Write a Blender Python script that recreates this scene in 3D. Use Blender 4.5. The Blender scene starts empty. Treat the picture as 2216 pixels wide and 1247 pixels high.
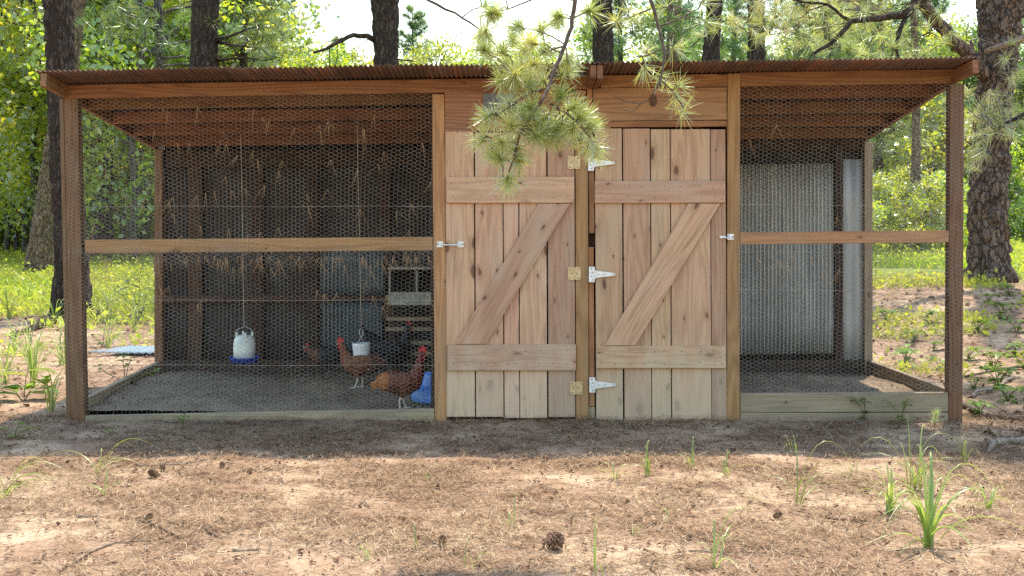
import bpy, bmesh, math, random
import numpy as np
from mathutils import Vector, Matrix, noise

SC = bpy.context.scene
COL = SC.collection
R = math.radians
random.seed(7)

# ------------------------------------------------------------------ camera, sky, sun, exposure
FPX, DIST, ZC = 2720.0, 8.5, 1.403            # focal length in photo pixels, camera to coop front, eye height
cam_d = bpy.data.cameras.new('camera')
cam_d.sensor_width = 36.0
cam_d.lens = 36.0 * FPX / 2216.0
cam_d.shift_y = -167.5 / 2216.0
cam_d.clip_start, cam_d.clip_end = 0.1, 2000
cam = bpy.data.objects.new('camera', cam_d); COL.objects.link(cam)
cam.location = (0, -DIST, ZC); cam.rotation_euler = (R(90), 0, 0)
SC.camera = cam

SUN_DIR = Vector((-0.34, -0.86, -2.38)).normalized()      # the way the light travels
sun_el = math.asin(-SUN_DIR.z)
sun_az = math.atan2(-SUN_DIR.x, -SUN_DIR.y)
w = bpy.data.worlds.new('World'); SC.world = w; w.use_nodes = True
nt = w.node_tree
sky = nt.nodes.new('ShaderNodeTexSky'); sky.sky_type = 'NISHITA'; sky.sun_disc = False
sky.sun_elevation = sun_el; sky.sun_rotation = sun_az
sky.air_density = 1.9; sky.dust_density = 1.2; sky.ozone_density = 3.0
bg = nt.nodes['Background']; bg.inputs[1].default_value = 0.15
nt.links.new(sky.outputs[0], bg.inputs[0])
sl = bpy.data.lights.new('sun', 'SUN'); sl.energy = 2.9; sl.angle = R(0.8); sl.color = (1.0, 0.91, 0.76)
so = bpy.data.objects.new('sun', sl); COL.objects.link(so)
so.rotation_euler = SUN_DIR.to_track_quat('-Z', 'Y').to_euler(); so.location = (5, 15, 30)
FINE = {'twigs', 'bough', 'limbs', 'dead_twigs', 'tail_feathers', 'needles', 'crown', 'leaves', 'caught_needles', 'wire_mesh'}
SC.view_settings.view_transform = 'Standard'; SC.view_settings.look = 'None'
SC.view_settings.exposure = 1.6; SC.view_settings.gamma = 1.0
SC.cycles.max_bounces = 8; SC.cycles.diffuse_bounces = 5; SC.cycles.transmission_bounces = 4
SC.cycles.use_denoising = False

# ------------------------------------------------------------------ helpers
def F(px, py, y=0.0):
    d = DIST + y
    return Vector(((px - 1108.0) * d / FPX, y, ZC - (py - 456.0) * d / FPX))
def ss(a, b, x):
    t = min(1.0, max(0.0, (x - a) / (b - a))); return t * t * (3 - 2 * t)
def g(x, y):
    """ground height"""
    z = 0.42 * ss(1.8, 5.5, x) * ss(2.5, 9.0, y) + 6.0 * ss(50, 120, y)
    k = ss(0.0, 1.2, abs(y - 1.1) - 1.3 + max(0, abs(x) - 3.3) * 2)
    z += 0.035 * noise.noise(Vector((x * 0.5, y * 0.5, 3.1))) * (0.25 + 0.75 * k)
    z += 0.018 * noise.noise(Vector((x * 2.3, y * 2.3, 7.7)))
    if abs(x) < 8 and -6 < y < 10: z += 0.010 * noise.noise(Vector((x * 6.5, y * 6.5, 1.7)))
    return z - 0.012
def G(px, py):
    """point of the ground seen at a pixel"""
    lo, hi = 3.0, 90.0
    for _ in range(50):
        m = (lo + hi) / 2
        p = F(px, py, m - DIST)
        if p.z > g(p.x, p.y): lo = m
        else: hi = m
    p = F(px, py, lo - DIST); p.z = g(p.x, p.y); return p
def at_depth(px, d):
    x = (px - 1108.0) * d / FPX; y = d - DIST
    return Vector((x, y, g(x, y)))
def zat(py, d):
    return ZC - (py - 456.0) * d / FPX

W = {}
def link(o, parent=None, mw=None):
    COL.objects.link(o)
    mw = mw if mw is not None else Matrix.Identity(4)
    W[o.name] = mw.copy()
    if parent is not None:
        o.parent = parent
        o.matrix_basis = W[parent.name].inverted() @ mw
    else:
        o.matrix_basis = mw
    return o
def tag(o, label=None, cat=None, group=None, kind=None):
    if label: o['label'] = label
    if cat: o['category'] = cat
    if group: o['group'] = group
    if kind: o['kind'] = kind
    return o
def thing(name, loc, label, cat, group=None, rz=0.0, scale=1.0):
    o = bpy.data.objects.new(name, None); o.empty_display_size = 0.1
    link(o, None, Matrix.Translation(loc) @ Matrix.Rotation(rz, 4, 'Z') @ Matrix.Scale(scale, 4))
    return tag(o, label, cat, group)
def dup(root, mw, label=None, group=None, props=None):
    r = root.copy(); link(r, None, mw)
    if label: r['label'] = label
    if group: r['group'] = group
    def rec(src, dst):
        for c in list(src.children):
            k = c.copy(); COL.objects.link(k); k.parent = dst
            k.matrix_basis = c.matrix_basis.copy()
            W[k.name] = W[dst.name] @ k.matrix_basis
            rec(c, k)
    rec(root, r)
    return r

class MB:
    def __init__(s): s.v = []; s.f = []; s.m = []
    def add(s, vs, fs, mi=0):
        o = len(s.v); s.v += [tuple(v) for v in vs]
        s.f += [tuple(i + o for i in f) for f in fs]; s.m += [mi] * len(fs)
    def tube(s, pts, rad, n=8, mi=0, cap=True):
        pts = [Vector(p) for p in pts]
        if not hasattr(rad, '__len__'): rad = [rad] * len(pts)
        vs, fs = [], []
        t = (pts[1] - pts[0]).normalized()
        u = t.cross(Vector((0, 0, 1)) if abs(t.z) < 0.9 else Vector((1, 0, 0))).normalized()
        for i, p in enumerate(pts):
            a = pts[max(0, i - 1)]; b = pts[min(len(pts) - 1, i + 1)]
            t = (b - a).normalized(); u = (u - t * u.dot(t)).normalized(); q = t.cross(u)
            for k in range(n):
                an = 2 * math.pi * k / n
                vs.append(p + (u * math.cos(an) + q * math.sin(an)) * rad[i])
        for i in range(len(pts) - 1):
            for k in range(n):
                fs.append((i * n + k, i * n + (k + 1) % n, (i + 1) * n + (k + 1) % n, (i + 1) * n + k))
        if cap:
            fs.append(tuple(range(n))[::-1]); fs.append(tuple((len(pts) - 1) * n + k for k in range(n)))
        s.add(vs, fs, mi)
    def lathe(s, prof, n=24, c=(0, 0, 0), mi=0, arc=2 * math.pi):
        vs, fs = [], []
        full = arc > 6.28
        m = n if full else n + 1
        for r_, z in prof:
            for k in range(m):
                a = arc * k / n
                vs.append((c[0] + r_ * math.cos(a), c[1] + r_ * math.sin(a), c[2] + z))
        for i in range(len(prof) - 1):
            for k in range(n):
                fs.append((i * m + k, i * m + (k + 1) % m, (i + 1) * m + (k + 1) % m, (i + 1) * m + k))
        s.add(vs, fs, mi)
    def box(s, c, d, mi=0):
        x, y, z = c; a, b, e = d[0] / 2, d[1] / 2, d[2] / 2
        vs = [(x + i * a, y + j * b, z + k * e) for i in (-1, 1) for j in (-1, 1) for k in (-1, 1)]
        s.add(vs, [(0, 1, 3, 2), (4, 6, 7, 5), (0, 4, 5, 1), (2, 3, 7, 6), (0, 2, 6, 4), (1, 5, 7, 3)], mi)
    def mesh(s, name, mats, smooth=False):
        me = bpy.data.meshes.new(name); me.from_pydata(s.v, [], s.f)
        for m in (mats if isinstance(mats, (list, tuple)) else [mats]): me.materials.append(m)
        if any(s.m): me.polygons.foreach_set('material_index', s.m)
        if smooth: me.polygons.foreach_set('use_smooth', [True] * len(s.f))
        me.update(); return me
    def build(s, name, mats, parent=None, mw=None, smooth=False):
        return link(bpy.data.objects.new(name, s.mesh(name, mats, smooth)), parent, mw)

def np_mesh(name, V, Q, mat, var=None, smooth=False):
    """V (n,3), Q (m,k) faces of k corners, var per face (written to the points)"""
    me = bpy.data.meshes.new(name)
    n, (m, k) = len(V), Q.shape
    me.vertices.add(n); me.vertices.foreach_set('co', np.ascontiguousarray(V, dtype=np.float32).ravel())
    me.loops.add(m * k); me.loops.foreach_set('vertex_index', np.ascontiguousarray(Q, dtype=np.int32).ravel())
    me.polygons.add(m); me.polygons.foreach_set('loop_start', np.arange(0, m * k, k, dtype=np.int32))
    try: me.polygons.foreach_set('loop_total', np.full(m, k, dtype=np.int32))
    except Exception: pass
    if smooth: me.polygons.foreach_set('use_smooth', np.ones(m, dtype=bool))
    if var is not None:
        a = me.attributes.new('var', 'FLOAT', 'POINT'); a.data.foreach_set('value', np.ascontiguousarray(var, dtype=np.float32))
    me.materials.append(mat); me.update(calc_edges=True); me.validate(); return me
def unit(v): return v / (np.linalg.norm(v, axis=-1, keepdims=True) + 1e-9)

# ------------------------------------------------------------------ materials
def newmat(name):
    m = bpy.data.materials.new(name); m.use_nodes = True
    n = m.node_tree.nodes; b = n['Principled BSDF']; return m, m.node_tree, n, b
class NT:
    """short-hand for node graphs"""
    def __init__(s, nt): s.nt = nt
    def n(s, t, **kw):
        x = s.nt.nodes.new(t)
        for k, v in kw.items(): setattr(x, k, v)
        return x
    def L(s, a, b): s.nt.links.new(a, b)
    def put(s, inp, v):
        if hasattr(v, 'is_output') or hasattr(v, 'links'): s.L(v, inp)
        else: inp.default_value = v
    def math(s, op, a, b=None, c=None, clamp=False):
        x = s.n('ShaderNodeMath', operation=op); x.use_clamp = clamp
        for i, v in enumerate((a, b, c)):
            if v is not None: s.put(x.inputs[i], v)
        return x.outputs[0]
    def vmul(s, v, k):
        x = s.n('ShaderNodeVectorMath', operation='MULTIPLY'); s.put(x.inputs[0], v); s.put(x.inputs[1], k); return x.outputs[0]
    def vadd(s, v, k):
        x = s.n('ShaderNodeVectorMath', operation='ADD'); s.put(x.inputs[0], v); s.put(x.inputs[1], k); return x.outputs[0]
    def noise(s, v, scale=1.0, detail=3.0, rough=0.55, out=0):
        x = s.n('ShaderNodeTexNoise'); s.put(x.inputs['Vector'], v)
        x.inputs['Scale'].default_value = scale; x.inputs['Detail'].default_value = detail; x.inputs['Roughness'].default_value = rough
        return x.outputs[out]
    def step(s, v, a, b, lo=0.0, hi=1.0):
        x = s.n('ShaderNodeMapRange', interpolation_type='SMOOTHSTEP'); s.put(x.inputs[0], v)
        x.inputs[1].default_value = a; x.inputs[2].default_value = b; x.inputs[3].default_value = lo; x.inputs[4].default_value = hi
        return x.outputs[0]
    def mix(s, f, a, b, mode='MIX'):
        x = s.n('ShaderNodeMix', data_type='RGBA', blend_type=mode); s.put(x.inputs[0], f)
        for i, v in ((6, a), (7, b)):
            if isinstance(v, (tuple, list)): v = (*v[:3], 1.0)
            s.put(x.inputs[i], v)
        return x.outputs[2]
    def bump(s, h, strength=0.4, dist=0.01):
        x = s.n('ShaderNodeBump'); x.inputs['Strength'].default_value = strength; x.inputs['Distance'].default_value = dist
        s.L(h, x.inputs['Height']); return x.outputs[0]

def wood(name, light, dark, knot=(0.10, 0.045, 0.02), grey=(0.30, 0.26, 0.22), weather=0.3, knots=0.5, rings=0.5, rough=0.8, vary=0.25, low_tone=None):
    m, t, nodes, b = newmat(name); q = NT(t)
    tc = q.n('ShaderNodeTexCoord'); oi = q.n('ShaderNodeObjectInfo')
    rv = q.math('MULTIPLY', oi.outputs['Random'], 73.0)
    cb = q.n('ShaderNodeCombineXYZ'); 
    for i in range(3): q.L(rv, cb.inputs[i])
    p = q.vadd(tc.outputs['Object'], cb.outputs[0])
    vo = q.n('ShaderNodeTexVoronoi', voronoi_dimensions='2D'); vo.inputs['Scale'].default_value = 1.0
    wob = q.noise(p, 9.0, 2)
    q.L(q.vadd(q.vmul(p, (5.0, 11.0, 2.0)), q.vmul(q.noise(p, 14.0, 2, out=1), (0.25, 0.25, 0.25))), vo.inputs['Vector'])
    sep = q.n('ShaderNodeSeparateColor'); q.L(vo.outputs['Color'], sep.inputs[0])
    on = q.math('GREATER_THAN', sep.outputs[0], 1.0 - knots)
    size = q.math('MULTIPLY_ADD', q.math('POWER', sep.outputs[1], 3.0), 0.20, 0.055)
    kd = q.math('DIVIDE', vo.outputs['Distance'], size)
    kmask = q.math('MULTIPLY', q.step(kd, 1.1, 0.55), on)
    halo = q.math('MULTIPLY', q.step(kd, 3.2, 0.7), on)
    sp = q.n('ShaderNodeSeparateXYZ'); q.L(p, sp.inputs[0])
    yb = q.math('MULTIPLY_ADD', halo, 0.018, sp.outputs[1])
    cv = q.n('ShaderNodeCombineXYZ'); q.L(sp.outputs[0], cv.inputs[0]); q.L(yb, cv.inputs[1]); q.L(sp.outputs[2], cv.inputs[2])
    ringn = q.noise(q.vmul(cv.outputs[0], (0.75, 9.0, 9.0)), 1.0, 1.5, 0.4)
    ring = q.math('PINGPONG', q.math('MULTIPLY', ringn, 9.0), 0.5)
    ring = q.step(ring, 0.1, 0.48)
    fine = q.noise(q.vmul(cv.outputs[0], (5.0, 170.0, 170.0)), 1.0, 4, 0.6)
    big = q.noise(q.vmul(p, (1.6, 5.0, 5.0)), 1.0, 3)
    f = q.math('ADD', q.math('MULTIPLY', ring, rings), q.math('MULTIPLY', q.step(fine, 0.3, 0.7), 0.75 - rings * 0.5), clamp=True)
    c = q.mix(f, light, dark)
    c = q.mix(q.math('MULTIPLY', q.step(big, 0.42, 0.72), weather), c, grey)
    c = q.mix(q.math('MULTIPLY', halo, 0.45), c, tuple(0.6 * a + 0.4 * k for a, k in zip(dark, knot)))
    c = q.mix(q.math('MULTIPLY', kmask, 0.85), c, knot)
    if low_tone:                                   # paler, greyer towards the ground, with a ragged upper edge
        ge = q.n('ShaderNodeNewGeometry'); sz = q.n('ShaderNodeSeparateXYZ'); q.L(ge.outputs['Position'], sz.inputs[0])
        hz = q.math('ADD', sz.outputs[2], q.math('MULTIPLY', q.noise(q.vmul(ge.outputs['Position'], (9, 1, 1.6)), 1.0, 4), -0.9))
        c = q.mix(q.step(hz, 0.12, -0.25, 0.0, 0.55), c, low_tone)
        stain = q.noise(q.vmul(p, (2.2, 26.0, 1.0)), 1.0, 4, 0.6)
        c = q.mix(q.step(stain, 0.56, 0.74, 0.0, 0.4), c, tuple(v * 0.45 for v in dark))
    hsv = q.n('ShaderNodeHueSaturation'); q.L(c, hsv.inputs['Color'])
    q.L(q.math('MULTIPLY_ADD', oi.outputs['Random'], vary * 2, 1.0 - vary), hsv.inputs['Value'])
    q.L(q.math('MULTIPLY_ADD', q.math('FRACT', q.math('MULTIPLY', oi.outputs['Random'], 17.3)), 0.018, 0.494), hsv.inputs['Hue'])
    q.L(hsv.outputs[0], b.inputs['Base Color'])
    b.inputs['Roughness'].default_value = rough; b.inputs['Specular IOR Level'].default_value = 0.25
    h = q.math('SUBTRACT', q.math('MULTIPLY', fine, 0.8), q.math('MULTIPLY', ring, 0.5))
    q.L(q.bump(h, 0.5, 0.0025), b.inputs['Normal'])
    return m

M = {}
M['door'] = wood('door_wood', (0.53, 0.32, 0.198), (0.35, 0.193, 0.116), knot=(0.12, 0.055, 0.032), grey=(0.46, 0.35, 0.25), weather=0.5, knots=0.33, rings=0.45, low_tone=(0.52, 0.40, 0.275), vary=0.19)
M['beam'] = wood('stained_beam', (0.32, 0.155, 0.065), (0.18, 0.077, 0.032), weather=0.15, grey=(0.20, 0.10, 0.06), knots=0.09, rings=0.6, vary=0.14)
M['post'] = wood('post_wood', (0.44, 0.235, 0.105), (0.27, 0.13, 0.055), grey=(0.28, 0.20, 0.13), weather=0.35, knots=0.12, rings=0.5, vary=0.14)
M['purlin'] = wood('old_purlin', (0.26, 0.125, 0.056), (0.14, 0.06, 0.028), grey=(0.14, 0.085, 0.05), weather=0.4, knots=0.2, rings=0.5, vary=0.2)
M['outer_post'] = wood('weathered_post', (0.20, 0.108, 0.055), (0.115, 0.058, 0.03), grey=(0.15, 0.105, 0.07), weather=0.6, knots=0.25, rings=0.5, vary=0.12)
M['header'] = wood('header_wood', (0.37, 0.18, 0.092), (0.22, 0.10, 0.05), grey=(0.24, 0.15, 0.10), weather=0.35, knots=0.06, rings=0.65, vary=0.10)
M['grey_wood'] = wood('weathered_wood', (0.38, 0.285, 0.19), (0.24, 0.17, 0.11), grey=(0.21, 0.165, 0.115), weather=0.8, knots=0.2, rings=0.4, vary=0.12)
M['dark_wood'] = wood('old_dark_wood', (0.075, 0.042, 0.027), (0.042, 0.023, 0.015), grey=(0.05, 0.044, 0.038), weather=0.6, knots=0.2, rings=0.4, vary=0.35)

def simple(name, col, rough=0.6, metal=0.0, nscale=8.0, namt=0.25, bump=0.0, spec=0.4, dirt=None):
    m, t, nodes, b = newmat(name); q = NT(t)
    tc = q.n('ShaderNodeTexCoord')
    n_ = q.noise(tc.outputs['Object'], nscale, 4)
    c = q.mix(q.step(n_, 0.3, 0.7), tuple(v * (1 - namt) for v in col), tuple(min(1, v * (1 + namt)) for v in col))
    if dirt: c = q.mix(q.math('MULTIPLY', q.step(q.noise(tc.outputs['Object'], nscale * 2.3, 5), 0.5, 0.75), dirt[1]), c, dirt[0])
    q.L(c, b.inputs['Base Color']); b.inputs['Roughness'].default_value = rough; b.inputs['Metallic'].default_value = metal
    b.inputs['Specular IOR Level'].default_value = spec
    if bump: q.L(q.bump(n_, bump, 0.01), b.inputs['Normal'])
    return m
M['wire'] = simple('galvanised_wire', (0.35, 0.315, 0.275), 0.5, 0.0, 6.0, 0.3, dirt=((0.30, 0.17, 0.08), 0.6))
M['zinc'] = simple('zinc_plate', (0.64, 0.65, 0.64), 0.38, 0.35, 30, 0.12)
M['brass'] = simple('brass_plate', (0.52, 0.39, 0.21), 0.4, 0.3, 30, 0.15)
M['screw'] = simple('screw_head', (0.16, 0.15, 0.14), 0.5, 0.6)
M['plate'] = simple('grey_plate', (0.13, 0.135, 0.13), 0.6, 0.3, 40, 0.3)
M['white_plastic'] = simple('white_plastic', (0.74, 0.77, 0.70), 0.45, 0, 7, 0.15, dirt=((0.35, 0.37, 0.24), 0.4))
M['cup_plastic'] = simple('cup_plastic', (0.72, 0.73, 0.73), 0.45, 0, 12, 0.1, dirt=((0.45, 0.42, 0.36), 0.3))
M['blue_plastic'] = simple('blue_plastic', (0.03, 0.075, 0.52), 0.4, 0, 9, 0.15)
M['sky_plastic'] = simple('light_blue_plastic', (0.10, 0.27, 0.72), 0.45, 0, 9, 0.15, dirt=((0.25, 0.27, 0.27), 0.4))
M['cord'] = simple('cord', (0.52, 0.45, 0.35), 0.8)
M['twig'] = simple('twig_bark', (0.085, 0.055, 0.038), 0.9, 0, 40, 0.4, 0.5)
M['stick'] = simple('stick_bark', (0.20, 0.15, 0.11), 0.9, 0, 30, 0.45, 0.5)
M['chip'] = simple('bark_chip', (0.10, 0.065, 0.045), 0.9, 0, 30, 0.5)
M['cone'] = simple('cone_scale', (0.17, 0.095, 0.055), 0.8, 0, 60, 0.4)
M['red'] = simple('comb_red', (0.50, 0.022, 0.025), 0.55, 0, 60, 0.25, 0.4)
M['beak'] = simple('beak_horn', (0.42, 0.28, 0.12), 0.5)
M['eye'] = simple('eye_black', (0.02, 0.015, 0.01), 0.2)
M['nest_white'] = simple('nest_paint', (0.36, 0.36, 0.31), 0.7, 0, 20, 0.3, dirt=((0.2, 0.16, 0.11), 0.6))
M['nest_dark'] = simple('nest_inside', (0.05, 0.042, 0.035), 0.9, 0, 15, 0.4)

def sheet_mat(name, c1, c2, rust, rust_amt, rough, metal, along):
    m, t, nodes, b = newmat(name); q = NT(t)
    tc = q.n('ShaderNodeTexCoord'); p = tc.outputs['Object']
    oi = q.n('ShaderNodeObjectInfo')
    a = q.noise(q.vmul(p, along), 1.0, 4)
    c = q.mix(q.step(a, 0.3, 0.7), c1, c2)
    r2 = q.noise(q.vmul(p, tuple(0.5 * k for k in along)), 1.0, 6, 0.65)
    c = q.mix(q.math('MULTIPLY', q.step(r2, 0.48, 0.66), rust_amt), c, rust)
    hsv = q.n('ShaderNodeHueSaturation'); q.L(c, hsv.inputs['Color']); q.L(q.math('MULTIPLY_ADD', oi.outputs['Random'], 0.5, 0.75), hsv.inputs['Value'])
    q.L(hsv.outputs[0], b.inputs['Base Color']); b.inputs['Roughness'].default_value = rough; b.inputs['Metallic'].default_value = metal
    q.L(q.bump(a, 0.15, 0.003), b.inputs['Normal'])
    return m
M['roof'] = sheet_mat('rusty_roofing', (0.13, 0.08, 0.058), (0.21, 0.135, 0.10), (0.26, 0.10, 0.045), 0.75, 0.7, 0.15, (24, 1.6, 4))
M['zinc_sheet'] = sheet_mat('galvanised_sheet', (0.33, 0.335, 0.32), (0.50, 0.50, 0.47), (0.24, 0.19, 0.14), 0.45, 0.5, 0.1, (22, 2, 1.6))
M['dull_sheet'] = sheet_mat('dull_sheet', (0.040, 0.033, 0.028), (0.066, 0.055, 0.046), (0.055, 0.028, 0.018), 0.6, 0.8, 0.0, (16, 2, 1.3))  # old metal, darkened further: part of the pen's shade is in this colour
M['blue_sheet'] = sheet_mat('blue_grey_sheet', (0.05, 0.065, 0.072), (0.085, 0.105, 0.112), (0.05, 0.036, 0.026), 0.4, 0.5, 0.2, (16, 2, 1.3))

def leaf_mat(name, c1, c2, c3, trans=0.5, gloss=0.06, tcol=(1.25, 1.3, 0.6)):
    m, t, nodes, b = newmat(name); q = NT(t)
    at = q.n('ShaderNodeAttribute', attribute_name='var'); oi = q.n('ShaderNodeObjectInfo')
    c = q.mix(q.step(at.outputs['Fac'], 0.0, 0.6), c1, c2)
    c = q.mix(q.step(at.outputs['Fac'], 0.62, 0.95), c, c3)
    hsv = q.n('ShaderNodeHueSaturation'); q.L(c, hsv.inputs['Color'])
    q.L(q.math('MULTIPLY_ADD', oi.outputs['Random'], 0.35, 0.82), hsv.inputs['Value'])
    q.L(q.math('MULTIPLY_ADD', oi.outputs['Random'], 0.04, 0.48), hsv.inputs['Hue'])
    d = q.n('ShaderNodeBsdfDiffuse'); q.L(hsv.outputs[0], d.inputs[0])
    tr = q.n('ShaderNodeBsdfTranslucent'); q.L(q.mix(1.0, hsv.outputs[0], tcol, 'MULTIPLY'), tr.inputs[0])
    mx = q.n('ShaderNodeMixShader'); mx.inputs[0].default_value = trans; q.L(d.outputs[0], mx.inputs[1]); q.L(tr.outputs[0], mx.inputs[2])
    gl = q.n('ShaderNodeBsdfGlossy'); gl.inputs['Roughness'].default_value = 0.4; gl.inputs[0].default_value = (1, 1, 1, 1)
    m2 = q.n('ShaderNodeMixShader'); m2.inputs[0].default_value = gloss; q.L(mx.outputs[0], m2.inputs[1]); q.L(gl.outputs[0], m2.inputs[2])
    q.L(m2.outputs[0], nodes['Material Output'].inputs[0]); nodes.remove(b)
    return m
M['leaf'] = leaf_mat('broad_leaf', (0.12, 0.19, 0.028), (0.23, 0.30, 0.04), (0.46, 0.43, 0.06), 0.66, 0.11, tcol=(2.1, 1.95, 0.8))
M['leaf_dark'] = leaf_mat('dark_leaf', (0.07, 0.13, 0.035), (0.11, 0.17, 0.042), (0.22, 0.25, 0.05), 0.6, tcol=(1.7, 1.7, 0.8))
M['needle'] = leaf_mat('pine_needle', (0.18, 0.25, 0.055), (0.40, 0.43, 0.15), (0.62, 0.54, 0.25), 0.5, 0.14)
M['far_needle'] = leaf_mat('far_pine_needle', (0.09, 0.16, 0.05), (0.15, 0.22, 0.06), (0.25, 0.27, 0.08), 0.5, 0.08)
M['grass'] = leaf_mat('grass_blade', (0.24, 0.32, 0.04), (0.40, 0.42, 0.07), (0.38, 0.35, 0.11), 0.55, 0.02, tcol=(1.4, 1.4, 0.7))
M['clump'] = leaf_mat('clump_blade', (0.17, 0.24, 0.045), (0.30, 0.35, 0.09), (0.50, 0.44, 0.22), 0.5, 0.05, tcol=(1.3, 1.3, 0.7))
M['weed'] = leaf_mat('weed_leaf', (0.11, 0.20, 0.03), (0.18, 0.28, 0.04), (0.30, 0.34, 0.06), 0.55, 0.03)
M['litter'] = leaf_mat('dry_needle', (0.12, 0.055, 0.032), (0.28, 0.155, 0.095), (0.42, 0.30, 0.20), 0.15, 0.04, tcol=(1, .9, .7))
M['dark_twig'] = leaf_mat('dark_twig_bits', (0.045, 0.028, 0.02), (0.09, 0.06, 0.045), (0.22, 0.17, 0.13), 0.0, 0.0)
M['caught'] = leaf_mat('caught_dry_needle', (0.28, 0.12, 0.06), (0.38, 0.19, 0.10), (0.46, 0.30, 0.17), 0.15, 0.03, tcol=(1, .9, .7))
M['dead_leaf'] = leaf_mat('dead_leaf', (0.07, 0.04, 0.025), (0.17, 0.10, 0.062), (0.30, 0.24, 0.18), 0.15, 0.0, tcol=(1, .9, .7))

def bark(name, plate, gap, scale, elong=0.3, moss=None, crack=0.10):
    m, t, nodes, b = newmat(name); q = NT(t)
    tc = q.n('ShaderNodeTexCoord'); P0 = tc.outputs['Object']
    p = q.vadd(P0, q.vmul(q.vadd(q.noise(P0, 7.0, 4, 0.7, out=1), (-0.5, -0.5, -0.5)), (0.16, 0.16, 0.30)))
    pv = q.vmul(p, (1, 1, elong))
    vo = q.n('ShaderNodeTexVoronoi', feature='DISTANCE_TO_EDGE'); vo.inputs['Scale'].default_value = scale; q.L(pv, vo.inputs['Vector'])
    vc = q.n('ShaderNodeTexVoronoi'); vc.inputs['Scale'].default_value = scale; q.L(pv, vc.inputs['Vector'])
    n_ = q.noise(q.vmul(P0, (1, 1, 0.25)), scale * 3, 6, 0.7); flake = q.noise(q.vmul(p, (1, 1, 0.6)), scale * 1.3, 5, 0.7)
    e = q.step(q.math('ADD', vo.outputs['Distance'], q.math('MULTIPLY', q.math('SUBTRACT', n_, 0.5), 0.16)), 0.0, crack)
    sep = q.n('ShaderNodeSeparateColor'); q.L(vc.outputs['Color'], sep.inputs[0])
    pc = q.mix(sep.outputs[0], tuple(v * 0.75 for v in plate), tuple(v * 1.2 for v in plate))
    pc = q.mix(q.math('MULTIPLY', q.step(flake, 0.42, 0.62), 0.55), pc, tuple(v * 0.5 for v in plate))
    pc = q.mix(q.math('MULTIPLY', q.step(n_, 0.55, 0.75), 0.5), pc, tuple(min(1, v * 1.6 + 0.02) for v in plate))
    c = q.mix(e, gap, pc)
    if moss: c = q.mix(q.math('MULTIPLY', q.step(q.noise(P0, 2.2, 5, 0.7), 0.5, 0.68), 0.7), c, moss)
    q.L(c, b.inputs['Base Color']); b.inputs['Roughness'].default_value = 0.95; b.inputs['Specular IOR Level'].default_value = 0.15
    h = q.math('ADD', q.math('ADD', e, q.math('MULTIPLY', n_, 0.7)), q.math('MULTIPLY', flake, 0.8))
    q.L(q.bump(h, 1.0, 0.03), b.inputs['Normal'])
    return m
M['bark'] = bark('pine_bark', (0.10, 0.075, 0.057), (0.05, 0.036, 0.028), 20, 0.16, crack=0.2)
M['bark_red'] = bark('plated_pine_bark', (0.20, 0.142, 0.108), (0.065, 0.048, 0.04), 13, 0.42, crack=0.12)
M['bark_lit'] = bark('sunlit_pine_bark', (0.26, 0.18, 0.115), (0.12, 0.085, 0.055), 18, 0.3, moss=(0.13, 0.15, 0.06))  # lighter copy of the pine bark, sunlight put into the colour
M['bark_grey'] = bark('grey_bark', (0.17, 0.15, 0.13), (0.07, 0.06, 0.05), 20, 0.2)

# ground: sandy soil with needle stain, green under the meadow
m, t, nodes, b = newmat('forest_ground'); q = NT(t)
geo = q.n('ShaderNodeNewGeometry'); P = geo.outputs['Position']
sx = q.n('ShaderNodeSeparateXYZ'); q.L(P, sx.inputs[0])
a = q.noise(P, 1.1, 5, 0.6); a2 = q.noise(q.vmul(P, (1, 1, 1)), 6.0, 5, 0.65); a3 = q.noise(P, 60, 4, 0.7)
c = q.mix(q.step(a, 0.42, 0.60), (0.28, 0.18, 0.115), (0.44, 0.31, 0.20))
c = q.mix(q.math('MULTIPLY', q.step(a2, 0.45, 0.65), 0.7), c, (0.17, 0.095, 0.055))
c = q.mix(q.math('MULTIPLY', q.step(a3, 0.5, 0.7), 0.55), c, (0.09, 0.055, 0.035))
far = q.step(q.math('ADD', sx.outputs[1], q.math('MULTIPLY', q.noise(P, 0.45, 4), 7.0)), 11.0, 14.0)
gr = q.mix(q.step(q.noise(P, 0.6, 4), 0.35, 0.65), (0.10, 0.14, 0.03), (0.17, 0.20, 0.045))
gr = q.mix(q.step(q.noise(P, 5, 4), 0.5, 0.7), gr, (0.16, 0.12, 0.06))
c = q.mix(far, c, gr)
wood_floor = q.step(q.math('ADD', sx.outputs[1], q.math('MULTIPLY', a, 6.0)), 36.0, 42.0)
c = q.mix(wood_floor, c, (0.06, 0.055, 0.03))
q.L(c, b.inputs['Base Color']); b.inputs['Roughness'].default_value = 0.95; b.inputs['Specular IOR Level'].default_value = 0.1
q.L(q.bump(q.math('ADD', a3, q.math('MULTIPLY', a2, 1.5)), 0.6, 0.02), b.inputs['Normal'])
M['ground'] = m
m, t, nodes, b = newmat('coop_dirt'); q = NT(t)
tc = q.n('ShaderNodeTexCoord'); P = tc.outputs['Object']
c = q.mix(q.step(q.noise(P, 3, 5), 0.35, 0.65), (0.21, 0.145, 0.088), (0.30, 0.215, 0.132))
n3 = q.noise(P, 45, 5, 0.7); c = q.mix(q.math('MULTIPLY', q.step(n3, 0.5, 0.68), 0.6), c, (0.09, 0.07, 0.05))
q.L(c, b.inputs['Base Color']); b.inputs['Roughness'].default_value = 0.95
q.L(q.bump(n3, 0.9, 0.03), b.inputs['Normal']); M['dirt'] = m

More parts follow.
